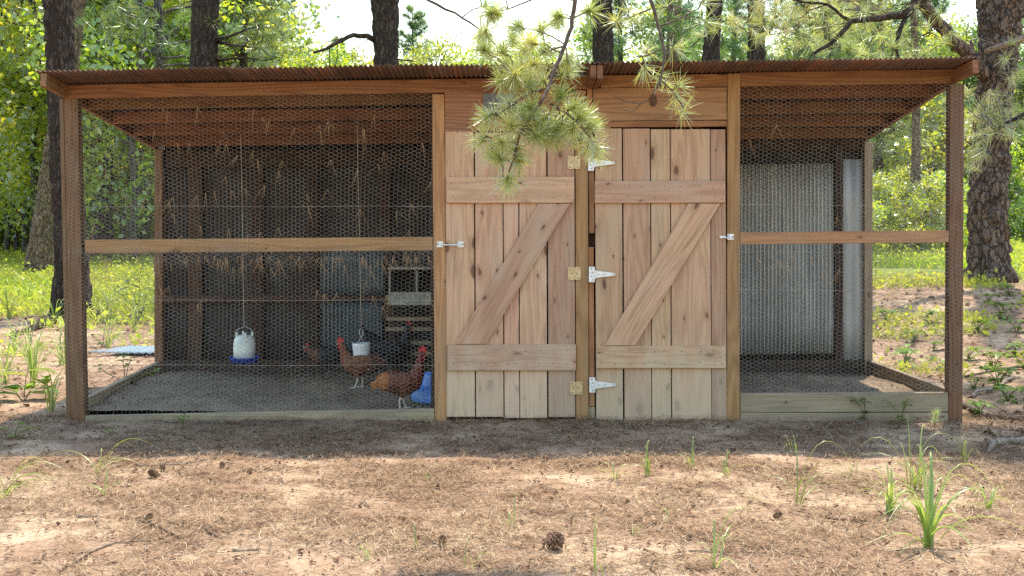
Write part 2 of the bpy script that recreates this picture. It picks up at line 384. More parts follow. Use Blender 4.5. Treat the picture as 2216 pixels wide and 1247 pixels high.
# ------------------------------------------------------------------ ground
def axis(fine_a, fine_b, step, far_, growth=1.25):
    xs = list(np.arange(fine_a, fine_b + 1e-6, step)); s = step; x = fine_b; up = []
    while x < far_: s *= growth; x += s; up.append(x)
    s = step; x = fine_a; dn = []
    while x > -far_: s *= growth; x -= s; dn.append(x)
    return dn[::-1] + xs + up
gx = axis(-5.5, 6.5, 0.1, 400); gy = axis(-5.0, 11.0, 0.1, 500)
gx_, gy_ = np.meshgrid(np.array(gx), np.array(gy))
gz = np.array([[g(x, y) for x in gx] for y in gy])
V = np.stack([gx_, gy_, gz], -1).reshape(-1, 3); nx, ny = len(gx), len(gy)
ii, jj = np.meshgrid(np.arange(nx - 1), np.arange(ny - 1)); k0 = (jj * nx + ii).ravel()
tag(link(bpy.data.objects.new('ground', np_mesh('ground', V, np.stack([k0, k0 + 1, k0 + nx + 1, k0 + nx], -1), M['ground'], smooth=True))), kind='structure')
# dirt floor of the pens
def floor_z(x, y):
    return 0.035 + 0.03 * noise.noise(Vector((x * 1.3, y * 1.5, 9))) + 0.012 * noise.noise(Vector((x * 7, y * 7, 2))) + (0.03 * ss(0.2, 1.2, y) * (1 - ss(1.4, 2.1, y)))
xs = np.linspace(-2.95, 3.0, 150); ys = np.linspace(0.06, 2.18, 60)
X_, Y_ = np.meshgrid(xs, ys); Z_ = np.array([[floor_z(x, y) for x in xs] for y in ys])
k0 = (np.arange(59)[:, None] * 150 + np.arange(149)[None]).ravel()
tag(link(bpy.data.objects.new('coop_floor', np_mesh('coop_floor', np.stack([X_, Y_, Z_], -1).reshape(-1, 3), np.stack([k0, k0 + 1, k0 + 151, k0 + 150], -1), M['dirt'], smooth=True))), kind='structure')

# ------------------------------------------------------------------ coop
coop = thing('chicken_coop', (0, 0, 0), 'long wooden chicken coop with wire mesh pens either side of two Z-braced plank doors', 'chicken coop')
_bm = {}
def board_mesh(name, L, w_, t_, bev=0.003):
    key = (name, round(L, 3), round(w_, 3), round(t_, 3))
    bm = bmesh.new(); bmesh.ops.create_cube(bm, size=1.0)
    for v in bm.verts: v.co = Vector((v.co.x * L, v.co.y * w_, v.co.z * t_))
    bmesh.ops.bevel(bm, geom=bm.edges[:], offset=min(bev, t_ * 0.3), segments=1, affect='EDGES')
    me = bpy.data.meshes.new(name); bm.to_mesh(me); bm.free(); return me
def board(name, a, b_, w_, t_, mat, parent, normal=(0, -1, 0), bev=0.003, wob=0.0):
    """a board from a to b along its middle; thickness along normal"""
    a, b_ = Vector(a), Vector(b_)
    x = (b_ - a).normalized(); n_ = Vector(normal); n_ = (n_ - x * n_.dot(x)).normalized(); y = n_.cross(x)
    mw = Matrix((x, y, n_)).transposed().to_4x4(); mw.translation = (a + b_) / 2
    if wob: mw = mw @ Matrix.Rotation(random.uniform(-wob, wob), 4, 'Z')
    me = board_mesh(name, (b_ - a).length, w_, t_, bev); me.materials.append(mat)
    o = bpy.data.objects.new(name, me); return link(o, parent, mw)
S = FPX / DIST
def vboard(name, x0t, x1t, yt, x0b, x1b, yb, yf, th, mat, parent, **kw):
    """upright board on the front: pixel edges at its top and bottom, front face at depth yf"""
    s = FPX / (DIST + yf)
    a = F((x0b + x1b) / 2, yb, yf); b_ = F((x0t + x1t) / 2, yt, yf)
    a.y += th / 2; b_.y += th / 2
    return board(name, a, b_, ((x1t - x0t) + (x1b - x0b)) / 2 / s, th, mat, parent, **kw)
def hboard(name, x0, y0l, y1l, x1, y0r, y1r, yf, th, mat, parent, **kw):
    s = FPX / (DIST + yf)
    a = F(x0, (y0l + y1l) / 2, yf); b_ = F(x1, (y0r + y1r) / 2, yf)
    a.y += th / 2; b_.y += th / 2
    return board(name, a, b_, ((y1l - y0l) + (y1r - y0r)) / 2 / s, th, mat, parent, **kw)

# posts
vboard('post', 138, 168, 213, 153, 183, 918, 0.0, 0.089, M['outer_post'], coop)
vboard('post_trim', 128, 137.5, 214, 144, 152.5, 916, 0.004, 0.06, M['outer_post'], coop)
vboard('post', 2057, 2087, 181.5, 2053, 2083, 922, 0.0, 0.089, M['outer_post'], coop)
vboard('post', 935, 961, 204, 941, 967, 912, 0.0, 0.089, M['post'], coop)
vboard('post', 1575, 1602, 159, 1573, 1601, 918, 0.0, 0.089, M['post'], coop)
vboard('post', 1245, 1272, 290, 1247, 1274, 910, 0.004, 0.085, M['post'], coop)
vboard('post', 1273, 1285, 292, 1275, 1287, 505, 0.03, 0.04, M['post'], coop)
vboard('post', 1273, 1285, 535, 1275, 1287, 880, 0.03, 0.04, M['post'], coop)
vboard('post', 1274, 1288, 881, 1274, 1288, 910, 0.03, 0.04, M['grey_wood'], coop)
for px, zt in ((338, 1.92), (1888, 1.98)):
    x = (px + 8 - 1108) * 10.66 / FPX if px < 1000 else 3.012
    board('post', (x, 2.16, -0.02), (x, 2.16, zt), 0.07, 0.089, M['outer_post'] if px < 1000 else M['grey_wood'], coop)
board('post', F(1260, 500, 0.1), F(1300, 500, 0.1), 0.3, 0.02, M['dark_wood'], coop)
# beams and rails
hboard('beam', 140, 184, 213, 1180, 167.5, 197.5, -0.002, 0.038, M['beam'], coop)
hboard('beam', 1181, 167.5, 197, 1272, 164, 192, 0.001, 0.038, M['beam'], coop)
hboard('beam', 1300, 163, 190, 1574, 160, 187.5, -0.002, 0.038, M['beam'], coop)
hboard('beam', 1602.5, 157, 187, 2073, 149, 180, -0.002, 0.038, M['beam'], coop)
hboard('rail', 183.5, 519, 549, 936.5, 513, 542, 0.003, 0.038, M['post'], coop)
hboard('rail', 1602, 503, 529, 2054, 499, 525, 0.003, 0.038, M['post'], coop)
hboard('sill', 184, 900, 930, 940, 885, 915, 0.003, 0.04, M['grey_wood'], coop)
hboard('sill', 1602, 852.5, 892.5, 2052.5, 849, 892, 0.004, 0.038, M['grey_wood'], coop)
hboard('sill', 1602, 894, 925, 2052.5, 893.5, 925, 0.004, 0.038, M['grey_wood'], coop)
# side and back sills
board('sill', (-2.985, 0.1, 0.03), (-2.985, 2.11, 0.07), 0.12, 0.04, M['grey_wood'], coop, normal=(-1, 0, 0))
board('sill', (3.02, 0.1, 0.10), (3.02, 2.11, 0.07), 0.14, 0.04, M['grey_wood'], coop, normal=(1, 0, 0))
board('sill', (-2.96, 2.14, 0.06), (3.0, 2.14, 0.06), 0.16, 0.04, M['dark_wood'], coop)

# roof
def roof_z(x, y):
    t_ = (x + 3.05) / 6.1
    fr = 2.293 + t_ * 0.088; mid = 2.258 + t_ * 0.100; bk = 2.0 + t_ * 0.072
    if y < 0: return mid + (fr - mid) * (-y / 0.39)
    return mid + (bk - mid) * (y / 2.25)
PITCH = 0.0325
edges = [-3.07, -2.5, -1.86, -1.2, -0.56, 0.06, 0.70, 1.34, 1.98, 2.6, 3.03]
for i in range(len(edges) - 1):
    x0, x1 = edges[i], edges[i + 1] + (0.045 if i < len(edges) - 2 else 0)
    n_ = int((x1 - x0) / PITCH * 8); xs = np.linspace(x0, x1, n_)
    rows = [-0.40 + random.uniform(-0.012, 0.012), -0.2, 0.0, 0.55, 1.1, 1.7, 2.32]
    V = []
    for y in rows:
        for x in xs:
            V.append((x, y, roof_z(x, y) + 0.010 + 0.006 * math.cos(2 * math.pi * x / PITCH) + (0.0022 if i % 2 else 0.0) + 0.004 * noise.noise(Vector((x * 1.5, y, 4)))))
    k0 = (np.arange(len(rows) - 1)[:, None] * n_ + np.arange(n_ - 1)[None]).ravel()
    me = np_mesh('roof_sheet', np.array(V), np.stack([k0, k0 + 1, k0 + n_ + 1, k0 + n_], -1), M['roof'], smooth=True)
    o = link(bpy.data.objects.new('roof_sheet', me), coop)
    sm = o.modifiers.new('thickness', 'SOLIDIFY'); sm.thickness = 0.0012
def rafter(x, y0, y1, mat, drop=0.0, w_=0.089):
    a = Vector((x, y0, roof_z(x, y0) - 0.047 - drop)); b_ = Vector((x, y1, roof_z(x, y1) - 0.047 - drop))
    return board('rafter', a, b_, w_, 0.038, mat, coop, normal=(1, 0, 0))
# outer rafters bend with the roof: front stub and main length
for x in (-3.022, 2.99):
    rafter(x, -0.395, -0.001, M['purlin']); rafter(x, 0.001, 2.25, M['purlin'])
for x in (0.525, 0.568):
    rafter(x, -0.395, -0.0035, M['purlin'])
    rafter(x, 0.045, 2.1, M['beam'])
for y, sp in ((0.40, 0), (0.95, 0), (1.46, 0), (1.98, 0)):
    for x0, x1 in ((-3.0, 0.50), (0.592, 2.968)):
        a = Vector((x0, y, roof_z(x0, y) - 0.050)); b_ = Vector((x1, y, roof_z(x1, y) - 0.050))
        board('purlin', a, b_, 0.089, 0.038, M['purlin'], coop)

# back wall: boards, old sheets and galvanised sheets
def vsheet(name, x0, x1, z0, z1, y, mat, pitch=0.0325, amp=0.005, parent=None, tilt=0.0):
    n_ = max(9, int((x1 - x0) / pitch * 8)); xs = np.linspace(x0, x1, n_); V = []
    zs = np.linspace(z0, z1, 6)
    for z in zs:
        for x in xs:
            V.append((x, y + amp * math.cos(2 * math.pi * x / pitch) + 0.006 * noise.noise(Vector((x * 2, z * 2, 1))), z + tilt * (x - x0)))
    k0 = (np.arange(5)[:, None] * n_ + np.arange(n_ - 1)[None]).ravel()
    o = link(bpy.data.objects.new(name, np_mesh(name, np.array(V), np.stack([k0, k0 + 1, k0 + n_ + 1, k0 + n_], -1), mat, smooth=True)), parent or coop)
    sm = o.modifiers.new('thickness', 'SOLIDIFY'); sm.thickness = 0.0012
    return o
bx = lambda px, d=10.7: (px - 1108) * d / FPX
# left pen back wall
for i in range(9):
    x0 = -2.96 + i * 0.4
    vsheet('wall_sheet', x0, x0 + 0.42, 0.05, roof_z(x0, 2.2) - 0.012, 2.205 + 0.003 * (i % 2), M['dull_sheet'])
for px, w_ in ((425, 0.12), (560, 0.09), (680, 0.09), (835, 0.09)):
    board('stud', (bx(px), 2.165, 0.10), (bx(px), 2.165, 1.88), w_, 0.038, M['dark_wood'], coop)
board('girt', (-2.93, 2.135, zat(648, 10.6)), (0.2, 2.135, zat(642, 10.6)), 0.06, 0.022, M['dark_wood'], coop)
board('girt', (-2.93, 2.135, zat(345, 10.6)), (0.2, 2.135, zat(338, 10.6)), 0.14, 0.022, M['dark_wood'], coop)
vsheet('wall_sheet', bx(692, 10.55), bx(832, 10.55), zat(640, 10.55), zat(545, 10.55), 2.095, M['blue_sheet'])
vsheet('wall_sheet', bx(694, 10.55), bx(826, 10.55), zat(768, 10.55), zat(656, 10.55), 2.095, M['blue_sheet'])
# middle and right pen
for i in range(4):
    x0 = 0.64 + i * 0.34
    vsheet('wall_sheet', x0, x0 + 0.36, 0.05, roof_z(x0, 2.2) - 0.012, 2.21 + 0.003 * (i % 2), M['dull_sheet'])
vsheet('wall_sheet', 1.30, bx(1797), zat(770, 10.6), zat(358, 10.6), 2.12, M['zinc_sheet'], amp=0.015, tilt=0.012)
vsheet('wall_sheet', bx(1822, 10.66), bx(1868, 10.66), 0.12, zat(345, 10.66), 2.155, M['zinc_sheet'], pitch=0.09, amp=0.004)
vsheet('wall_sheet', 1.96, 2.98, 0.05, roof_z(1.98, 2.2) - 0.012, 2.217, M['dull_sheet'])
board('stud', (bx(1811), 2.15, 0.1), (bx(1811), 2.15, 1.96), 0.07, 0.03, M['dark_wood'], coop)
board('girt', (1.3, 2.185, 1.95), (2.99, 2.185, 1.97), 0.10, 0.03, M['dark_wood'], coop)
# partitions beside the middle room
for x in (-0.545, 1.49):
    for i in range(10):
        y0 = 0.10 + i * 0.203
        board('partition_board', (x, y0 + 0.1, 0.05), (x, y0 + 0.1, roof_z(x, y0) - 0.14), 0.198, 0.018, M['dark_wood'], coop, normal=(1, 0, 0))

# header panels above the doors
hboard('header_panel', 962, 199, 284, 1243, 198, 284, 0.006, 0.02, M['header'], coop)
hboard('header_panel', 1245, 195, 289, 1268, 195, 289, 0.008, 0.02, M['header'], coop)
vboard('header_trim', 1270, 1281.5, 191, 1270, 1281.5, 289, -0.004, 0.03, M['beam'], coop)
hboard('header_panel', 1283, 191, 262, 1573, 189, 260, 0.006, 0.02, M['header'], coop)
hboard('header_panel', 1283, 263, 276, 1573, 261, 274, 0.002, 0.02, M['beam'], coop)
mb = MB(); mb.box((0, 0, 0), (0.215, 0.006, 0.15)); p = F(1080, 227, 0)
o = mb.build('metal_plate', M['plate'], coop, Matrix.Translation((p.x, 0.0015, p.z))); tag(o, 'dark grey square plate nailed to the left header panel')

# doors
def door(planks, top, bot, rails, brace, backz, mat):
    a = F(planks[0][0] + 8, 600, 0.031); b_ = F(planks[-1][1] - 8, 600, 0.031); a.y = b_.y = 0.042
    dr = board('door', a, b_, 0.10, 0.02, M['dark_wood'], coop)
    for (x0, x1) in planks:
        e = random.uniform(-2, 2)
        vboard('plank', x0, x1, top + e, x0 + 3, x1 + 3, bot + random.uniform(-1.5, 1.5), 0.006, 0.020, mat, dr, wob=0.0015)
    for (x0, x1, y0, y1) in rails:
        hboard('door_rail', x0, y0, y1, x1, y0 - 0.5, y1 - 0.5, -0.015, 0.019, mat, dr, bev=0.004)
    m_ = MB()
    for (x0, x1, y0, y1) in rails:
        for (a0, a1) in planks:
            for fx in (0.25, 0.75):
                for fy in (0.25, 0.75):
                    p = F(a0 + (a1 - a0) * fx + random.uniform(-3, 3), y0 + (y1 - y0) * fy + random.uniform(-3, 3), -0.016)
                    m_.tube([(p.x, -0.0166, p.z), (p.x, -0.012, p.z)], 0.0042, 6)
    tag(m_.build('nail_heads', M['screw'], dr), kind='stuff')
    (bx0, bx1, by), (tx0, tx1, ty) = brace       # a slanting brace cut level with the rails
    yf, th = -0.0165, 0.020
    a = F((bx0 + bx1) / 2, by, yf); b_ = F((tx0 + tx1) / 2, ty, yf)
    x = (b_ - a).normalized(); n_ = Vector((0, -1, 0)); y = n_.cross(x)
    mw = Matrix((x, y, n_)).transposed().to_4x4(); mw.translation = (a + b_) / 2 + Vector((0, th / 2, 0))
    inv = mw.inverted(); pts = [inv @ (F(u, v, yf) + Vector((0, k * th, 0))) for k in (0, 1) for (u, v) in ((bx0, by), (bx1, by), (tx1, ty), (tx0, ty))]
    m_ = MB(); m_.add(pts, [(0, 1, 2, 3), (7, 6, 5, 4), (0, 4, 5, 1), (1, 5, 6, 2), (2, 6, 7, 3), (3, 7, 4, 0)])
    m_.build('brace', mat, dr, mw)
    return dr
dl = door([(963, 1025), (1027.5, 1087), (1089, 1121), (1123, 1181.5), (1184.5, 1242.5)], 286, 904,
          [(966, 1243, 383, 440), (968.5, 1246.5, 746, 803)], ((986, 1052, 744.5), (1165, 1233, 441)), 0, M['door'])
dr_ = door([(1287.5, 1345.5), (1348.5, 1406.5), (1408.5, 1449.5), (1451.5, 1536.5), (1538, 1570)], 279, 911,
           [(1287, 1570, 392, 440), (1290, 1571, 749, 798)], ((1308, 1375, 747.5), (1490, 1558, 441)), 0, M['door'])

# hinges and latches
def screws(mb_, pts, r_=0.0045):
    for (x, z) in pts:
        mb_.tube([(x, -0.004, z), (x, 0.0, z)], r_, 8, 1)
def rounded(mb_, x0, x1, z0, z1, r_, y0, y1, mi=0):
    out = []
    for cx_, cz_, a0 in ((x1 - r_, z1 - r_, 0), (x0 + r_, z1 - r_, 90), (x0 + r_, z0 + r_, 180), (x1 - r_, z0 + r_, 270)):
        for k in range(5):
            a_ = R(a0 + k * 22.5); out.append((cx_ + r_ * math.cos(a_), cz_ + r_ * math.sin(a_)))
    n_ = len(out); vs = [(x, y0, z) for x, z in out] + [(x, y1, z) for x, z in out]
    fs = [tuple(range(n_))[::-1], tuple(range(n_, 2 * n_))] + [(k, (k + 1) % n_, n_ + (k + 1) % n_, n_ + k) for k in range(n_)]
    fs = [f[::-1] for f in fs]; mb_.add(vs, fs, mi)
for px, py in ((1242, 352), (1243, 592), (1246.5, 840)):
    m_ = MB(); h = 0.044
    rounded(m_, -0.043, -0.002, -h, h, 0.012, -0.0015, 0.002); rounded(m_, 0.002, 0.043, -h, h, 0.012, -0.0015, 0.002)
    m_.tube([(0, -0.003, -h), (0, -0.003, h)], 0.005, 8)
    screws(m_, [(sx_ * 0.027, z) for sx_ in (-1, 1) for z in (-0.031, 0.031)] + [(-0.017, 0.0), (0.017, 0)])
    p = F(px, py, 0)
    o = m_.build('butt_hinge', [M['brass'], M['screw']], dl, Matrix.Translation((p.x, -0.001, p.z)))
for px, py in ((1279, 353), (1280.5, 594), (1281.5, 833)):
    m_ = MB(); rounded(m_, -0.020, 0.020, -0.052, 0.052, 0.003, -0.002, 0.002)
    m_.tube([(0.022, -0.003, -0.03), (0.022, -0.003, 0.03)], 0.006, 8)
    out = [(0.024, -0.024), (0.024, 0.026), (0.152, 0.010), (0.160, 0.004), (0.160, -0.004), (0.152, -0.009)]
    n_ = len(out); m_.add([(x, -0.003, z) for x, z in out] + [(x, 0.001, z) for x, z in out],
                          [tuple(range(n_)), tuple(range(n_, 2 * n_))[::-1]] + [(k, n_ + k, n_ + (k + 1) % n_, (k + 1) % n_) for k in range(n_)])
    screws(m_, [(-0.003, 0.038), (0.004, 0.013), (-0.003, -0.013), (0.004, -0.038)], 0.004); screws(m_, [(0.045, 0.0), (0.09, 0.0), (0.145, 0.0)], 0.004)
    p = F(px, py, 0)
    m_.build('strap_hinge', [M['zinc'], M['screw']], dr_, Matrix.Translation((p.x, -0.0045, p.z)))
def latch(px0, px1, py, parent, big):
    m_ = MB(); a = F(px0, py, 0); b_ = F(px1, py, 0); L = b_.x - a.x
    pl = (0, 1) if big else (1,)
    for k in pl:
        x = k * L
        for z0, z1 in ((-0.020, -0.004), (0.004, 0.020)):
            rounded(m_, x - 0.022, x + 0.022, z0, z1, 0.004, -0.003, 0.002)
        rounded(m_, x - 0.008, x + 0.008, -0.015, 0.015, 0.003, -0.007, -0.002)
        screws(m_, [(x - 0.014, 0.012), (x + 0.014, -0.012)], 0.003)
    if not big: rounded(m_, -0.02, 0.02, -0.008, 0.008, 0.004, -0.010, -0.006)
    m_.tube([(0.0, -0.010, 0.002), (L * 0.3, -0.014, -0.004), (L * 0.75, -0.014, -0.003), (L, -0.010, 0.002)], 0.0045, 8)
    m_.build('latch', [M['zinc'], M['screw']], parent, Matrix.Translation((a.x, -0.002, a.z)))
latch(952, 997, 529, dl, True); latch(1563, 1581, 513, dr_, False)

# wire mesh: every hexagon of wire
HX, HZ = 0.0557, 0.0263
def hexwire(name, u0, u1, v0, v1, mapf, keep, r_=0.00072, seed=1):
    Rr = HX / 3.0
    ni = int((u1 - u0) / (HX / 2)) + 1; nj = int((v1 - v0) / HZ) + 1
    I, J = np.meshgrid(np.arange(ni), np.arange(nj)); I, J = I.ravel(), J.ravel()
    cu = u0 + I * HX / 2; cv = v0 + J * HZ + (I % 2) * HZ / 2
    ok = keep(cu, cv); cu, cv = cu[ok], cv[ok]
    A, B = [], []
    for (a, b_) in (((-Rr / 2, HZ / 2), (Rr / 2, HZ / 2)), ((Rr / 2, HZ / 2), (Rr, 0)), ((Rr, 0), (Rr / 2, -HZ / 2))):
        A.append(np.stack([cu + a[0], cv + a[1]], -1)); B.append(np.stack([cu + b_[0], cv + b_[1]], -1))
    rr = np.concatenate([np.full(len(cu), r_ * 1.25), np.full(2 * len(cu), r_)])
    A = np.concatenate(A); B = np.concatenate(B)
    def bend(p):
        u, v = p[:, 0], p[:, 1]
        du = 0.012 * np.sin(v * 5.1 + seed) * np.sin(u * 2.3) + 0.0022 * np.sin(u * 61 + v * 83 + seed) + 0.0018 * np.sin(v * 131 - u * 47)
        dv = 0.013 * np.sin(u * 2.1 + seed * 2) * np.cos(v * 1.7) + 0.0020 * np.sin(u * 77 - v * 59) + 0.0016 * np.sin(u * 143 + v * 31)
        dn = 0.012 * np.sin(u * 3.3 + v * 2.2 + seed) + 0.002 * np.sin(u * 40 + v * 60)
        return mapf(u + du, v + dv, dn)
    a, b_ = bend(A), bend(B)
    t_ = unit(b_ - a); ref = unit(np.cross(t_, np.array([0.3, 0.5, 0.81]))); q_ = np.cross(t_, ref)
    V = np.zeros((len(a), 6, 3))
    for k in range(3):
        an = 2.0944 * k; off = (ref * math.cos(an) + q_ * math.sin(an)) * rr[:, None]
        V[:, k] = a + off; V[:, 3 + k] = b_ + off
    base = np.arange(len(a))[:, None] * 6
    Q = np.concatenate([base + np.array([[k, (k + 1) % 3, 3 + (k + 1) % 3, 3 + k]]) for k in range(3)])
    o = link(bpy.data.objects.new(name, np_mesh(name, V.reshape(-1, 3), Q, M['wire'])), coop)
    return o
def edge_wire(v, u0, u1, mapf):
    us = np.linspace(u0, u1, 60); pts = mapf(us, np.full(60, v) + 0.003 * np.sin(us * 5), np.zeros(60)); m_ = MB(); m_.tube([tuple(p) for p in pts], 0.0011, 4)
    return m_.build('edge_wire', M['wire'], coop)
fm = lambda u, v, n_: np.stack([u, -0.009 - np.abs(n_), v], -1)
x0l, x1l, x0r, x1r = F(146, 0).x, F(940, 0).x, F(1594, 0).x, F(2084, 0).x
zt = lambda u: roof_z(0, 0) + (u / 6.1) * 0.1 - 0.10
hexwire('wire_mesh', x0l, x1l, F(0, 548).z, 2.24, fm, lambda u, v: (v < 2.155 + 0.0165 * (u + 3)), seed=1)
hexwire('wire_mesh', x0l, x1l, F(0, 897).z, F(0, 546).z + 0.01, lambda u, v, n_: fm(u, v, n_) + np.array([0, -0.004, 0]), lambda u, v: v > 0.03, seed=4)
hexwire('wire_mesh', x0l, x1l, F(0, 570).z, F(0, 546).z, lambda u, v, n_: fm(u + 0.013, v + 0.009 + 0.015 * np.sin(u * 9), n_ * 3) + np.array([0, -0.012, 0]), lambda u, v: v > 0, seed=9)
hexwire('wire_mesh', x0r, x1r, F(0, 850).z, 2.36, fm, lambda u, v: v < 2.155 + 0.0165 * (u + 3), seed=6)
for v, a, b_ in ((F(0, 447).z, x0l + 0.12, x1l), (F(0, 650).z, x0l + 0.12, x1l), (F(0, 790).z, x0l + 0.12, x1l), (F(0, 444).z, x0r, x1r - 0.1), (F(0, 545).z, x0r, x1r - 0.1), (F(0, 628).z, x0r, x1r - 0.1)):
    edge_wire(v, a, b_, lambda u, v_, n_: np.stack([u, np.full_like(u, -0.015), v_], -1))
hexwire('wire_mesh', 0.05, 2.2, 0.08, 2.2, lambda u, v, n_: np.stack([-3.012 - np.abs(n_), u, v], -1), lambda u, v: v < 2.13 - 0.112 * u, r_=0.00042, seed=2)
hexwire('wire_mesh', 0.05, 2.2, 0.10, 2.3, lambda u, v, n_: np.stack([3.052 + np.abs(n_), u, v], -1), lambda u, v: v < 2.24 - 0.125 * u, r_=0.00042, seed=3)

# needles as thin bent ribbons
def ribbons(base, direc, length, width, bend, face=None, seg=2, rng=None, var=None):
    """base, direc (n,3); each ribbon droops by bend along face; returns V,Q,var"""
    n_ = len(base); direc = unit(direc)
    side = unit(np.cross(direc, face if face is not None else unit(rng.normal(size=(n_, 3)))))
    nor = np.cross(side, direc)
    V = np.zeros((n_, (seg + 1) * 2, 3))
    for k in range(seg + 1):
        t_ = k / seg
        c_ = base + direc * (length * t_)[:, None] + (bend if bend.ndim == 2 else nor * bend[:, None]) * (t_ * t_)
        w_ = width * (1.0 - 0.75 * t_ ** 2) * 0.5
        V[:, 2 * k] = c_ - side * w_[:, None]; V[:, 2 * k + 1] = c_ + side * w_[:, None]
    b_ = np.arange(n_)[:, None] * (seg + 1) * 2
    Q = np.concatenate([b_ + np.array([[2 * k, 2 * k + 1, 2 * k + 3, 2 * k + 2]]) for k in range(seg)])
    vv = np.repeat(var if var is not None else rng.random(n_), (seg + 1) * 2)
    return V.reshape(-1, 3), Q, vv
def join(parts):
    Vs, Qs, vs, o = [], [], [], 0
    for V, Q, v in parts:
        Vs.append(V); Qs.append(Q + o); vs.append(v); o += len(V)
    return np.concatenate(Vs), np.concatenate(Qs), np.concatenate(vs)
rng = np.random.default_rng(5)
# dry needles caught in the wire
n_ = 210
u = np.concatenate([rng.uniform(x0l + 0.15, x1l - 0.02, n_ - 25), rng.uniform(x0r, x1r - 0.15, 25)])
v = rng.uniform(0.75, 2.1, n_)
low = rng.random(n_) < 0.42
v = np.where(low, F(0, 552).z - np.abs(rng.normal(0, 0.03, n_)), v)
# pairs and threes share a sheath
k3 = 3; base = np.repeat(np.stack([u, np.full(n_, -0.020), v], -1), k3, 0)
dirn = np.stack([rng.normal(0, 0.42, n_ * k3), rng.normal(0, 0.05, n_ * k3), -np.ones(n_ * k3)], -1)
ln = rng.uniform(0.05, 0.15, n_ * k3) * np.repeat(np.where(low, 0.75, 1.0), k3)
V, Q, vr = ribbons(base, dirn, ln, np.full(n_ * k3, 0.0015), rng.normal(0, 0.012, n_ * k3), np.tile([[0, 1.0, 0]], (n_ * k3, 1)), 2, rng)
tag(link(bpy.data.objects.new('caught_needles', np_mesh('caught_needles', V, Q, M['caught'], vr)), coop), 'dry brown pine needles caught in the wire mesh', kind='stuff')

# ------------------------------------------------------------------ things inside the pens
def at(px, py, d): 
    p = F(px, py, d - DIST); return p
# hanging waterer
d = 10.0; k = d / FPX
p = at(529, 772, d)
t_ = thing('hanging_waterer', p, 'white jug waterer with blue drinking tray hanging on a string', 'waterer')
mw = Matrix.Translation(p)
m_ = MB(); m_.lathe([(0.001, -0.012), (0.086, -0.012), (0.088, 0.06), (0.086, 0.11), (0.074, 0.152), (0.05, 0.172), (0.001, 0.176)], 28)
m_.build('jug', M['white_plastic'], t_, mw, smooth=True)
for a in (20, 110, 200, 290):
    m_ = MB(); m_.box((0.062 * math.cos(R(a)), 0.062 * math.sin(R(a)), 0.178), (0.016, 0.016, 0.035)); m_.build('lug', M['white_plastic'], t_, mw)
m_ = MB(); m_.lathe([(0.001, -0.046), (0.10, -0.046), (0.120, -0.005), (0.124, -0.003), (0.121, -0.001), (0.105, -0.03), (0.001, -0.03)], 32)
m_.build('drinking_tray', M['blue_plastic'], t_, mw, smooth=True)
m_ = MB(); m_.tube([(-0.062, 0, 0.18), (-0.058, 0, 0.215), (0, 0, 0.24), (0.058, 0, 0.215), (0.062, 0, 0.18)], 0.0022, 6); m_.build('bail', M['zinc'], t_, mw)
top = at(521, 300, d); m_ = MB(); m_.tube([(0, 0, 0.24), (-0.004, 0, 0.30), (top.x - p.x, 0, roof_z(top.x, d - DIST) - p.z - 0.02)], 0.0022, 5); m_.build('string', M['cord'], t_, mw)
# hanging cup feeder, its side torn out
d = 9.45; p = at(782, 785, d)
t_ = thing('hanging_feeder', p, 'white plastic cup feeder with torn side hanging from a cord', 'feeder')
mw = Matrix.Translation(p)
m_ = MB(); n_ = 28; rows = 9; vs = []; fs = []
for side in (0, 1):
    for j in range(rows):
        for i in range(n_):
            a = 2 * math.pi * i / n_; f_ = j / (rows - 1)
            tear = 0.55 * max(0, math.cos(a - 0.35)) ** 2 * (0.75 + 0.25 * math.sin(a * 9))
            z = 0.148 * (tear + f_ * (1 - tear)); r_ = 0.055 + 0.014 * z / 0.148 - side * 0.004
            vs.append((r_ * math.cos(a), r_ * math.sin(a), z))
for side in (0, 1):
    o_ = side * rows * n_
    for j in range(rows - 1):
        for i in range(n_): fs.append((o_ + j * n_ + i, o_ + j * n_ + (i + 1) % n_, o_ + (j + 1) * n_ + (i + 1) % n_, o_ + (j + 1) * n_ + i))
for i in range(n_): fs.append(((rows - 1) * n_ + i, (rows - 1) * n_ + (i + 1) % n_, (2 * rows - 1) * n_ + (i + 1) % n_, (2 * rows - 1) * n_ + i))
m_.add(vs, fs); m_.build('cup', M['cup_plastic'], t_, mw, smooth=True)
m_ = MB(); m_.tube([(0.03, -0.03, 0.02), (0.05, -0.045, -0.012), (0.062, -0.05, -0.05)], [0.012, 0.016, 0.008], 7); m_.build('torn_flap', M['cup_plastic'], t_, mw, smooth=True)
m_ = MB(); m_.tube([(-0.03, 0, 0.148), (0.0, 0, 0.19), (0.02, 0, 0.148)], 0.002, 5)
m_.tube([(0.0, 0, 0.19), (-0.014, 0, 0.215), (-0.012, 0, 0.245), (0.0, 0, 0.26), (0.012, 0, 0.245), (0.012, 0, 0.212), (0.0, 0, 0.19)], 0.0028, 6); m_.build('wire_hook', M['zinc'], t_, mw)
top = at(772, 210, d); m_ = MB(); m_.tube([(0, 0, 0.26), (top.x - p.x, 0, roof_z(top.x, d - DIST) - p.z - 0.03)], 0.0022, 5); m_.build('cord', M['cord'], t_, mw)
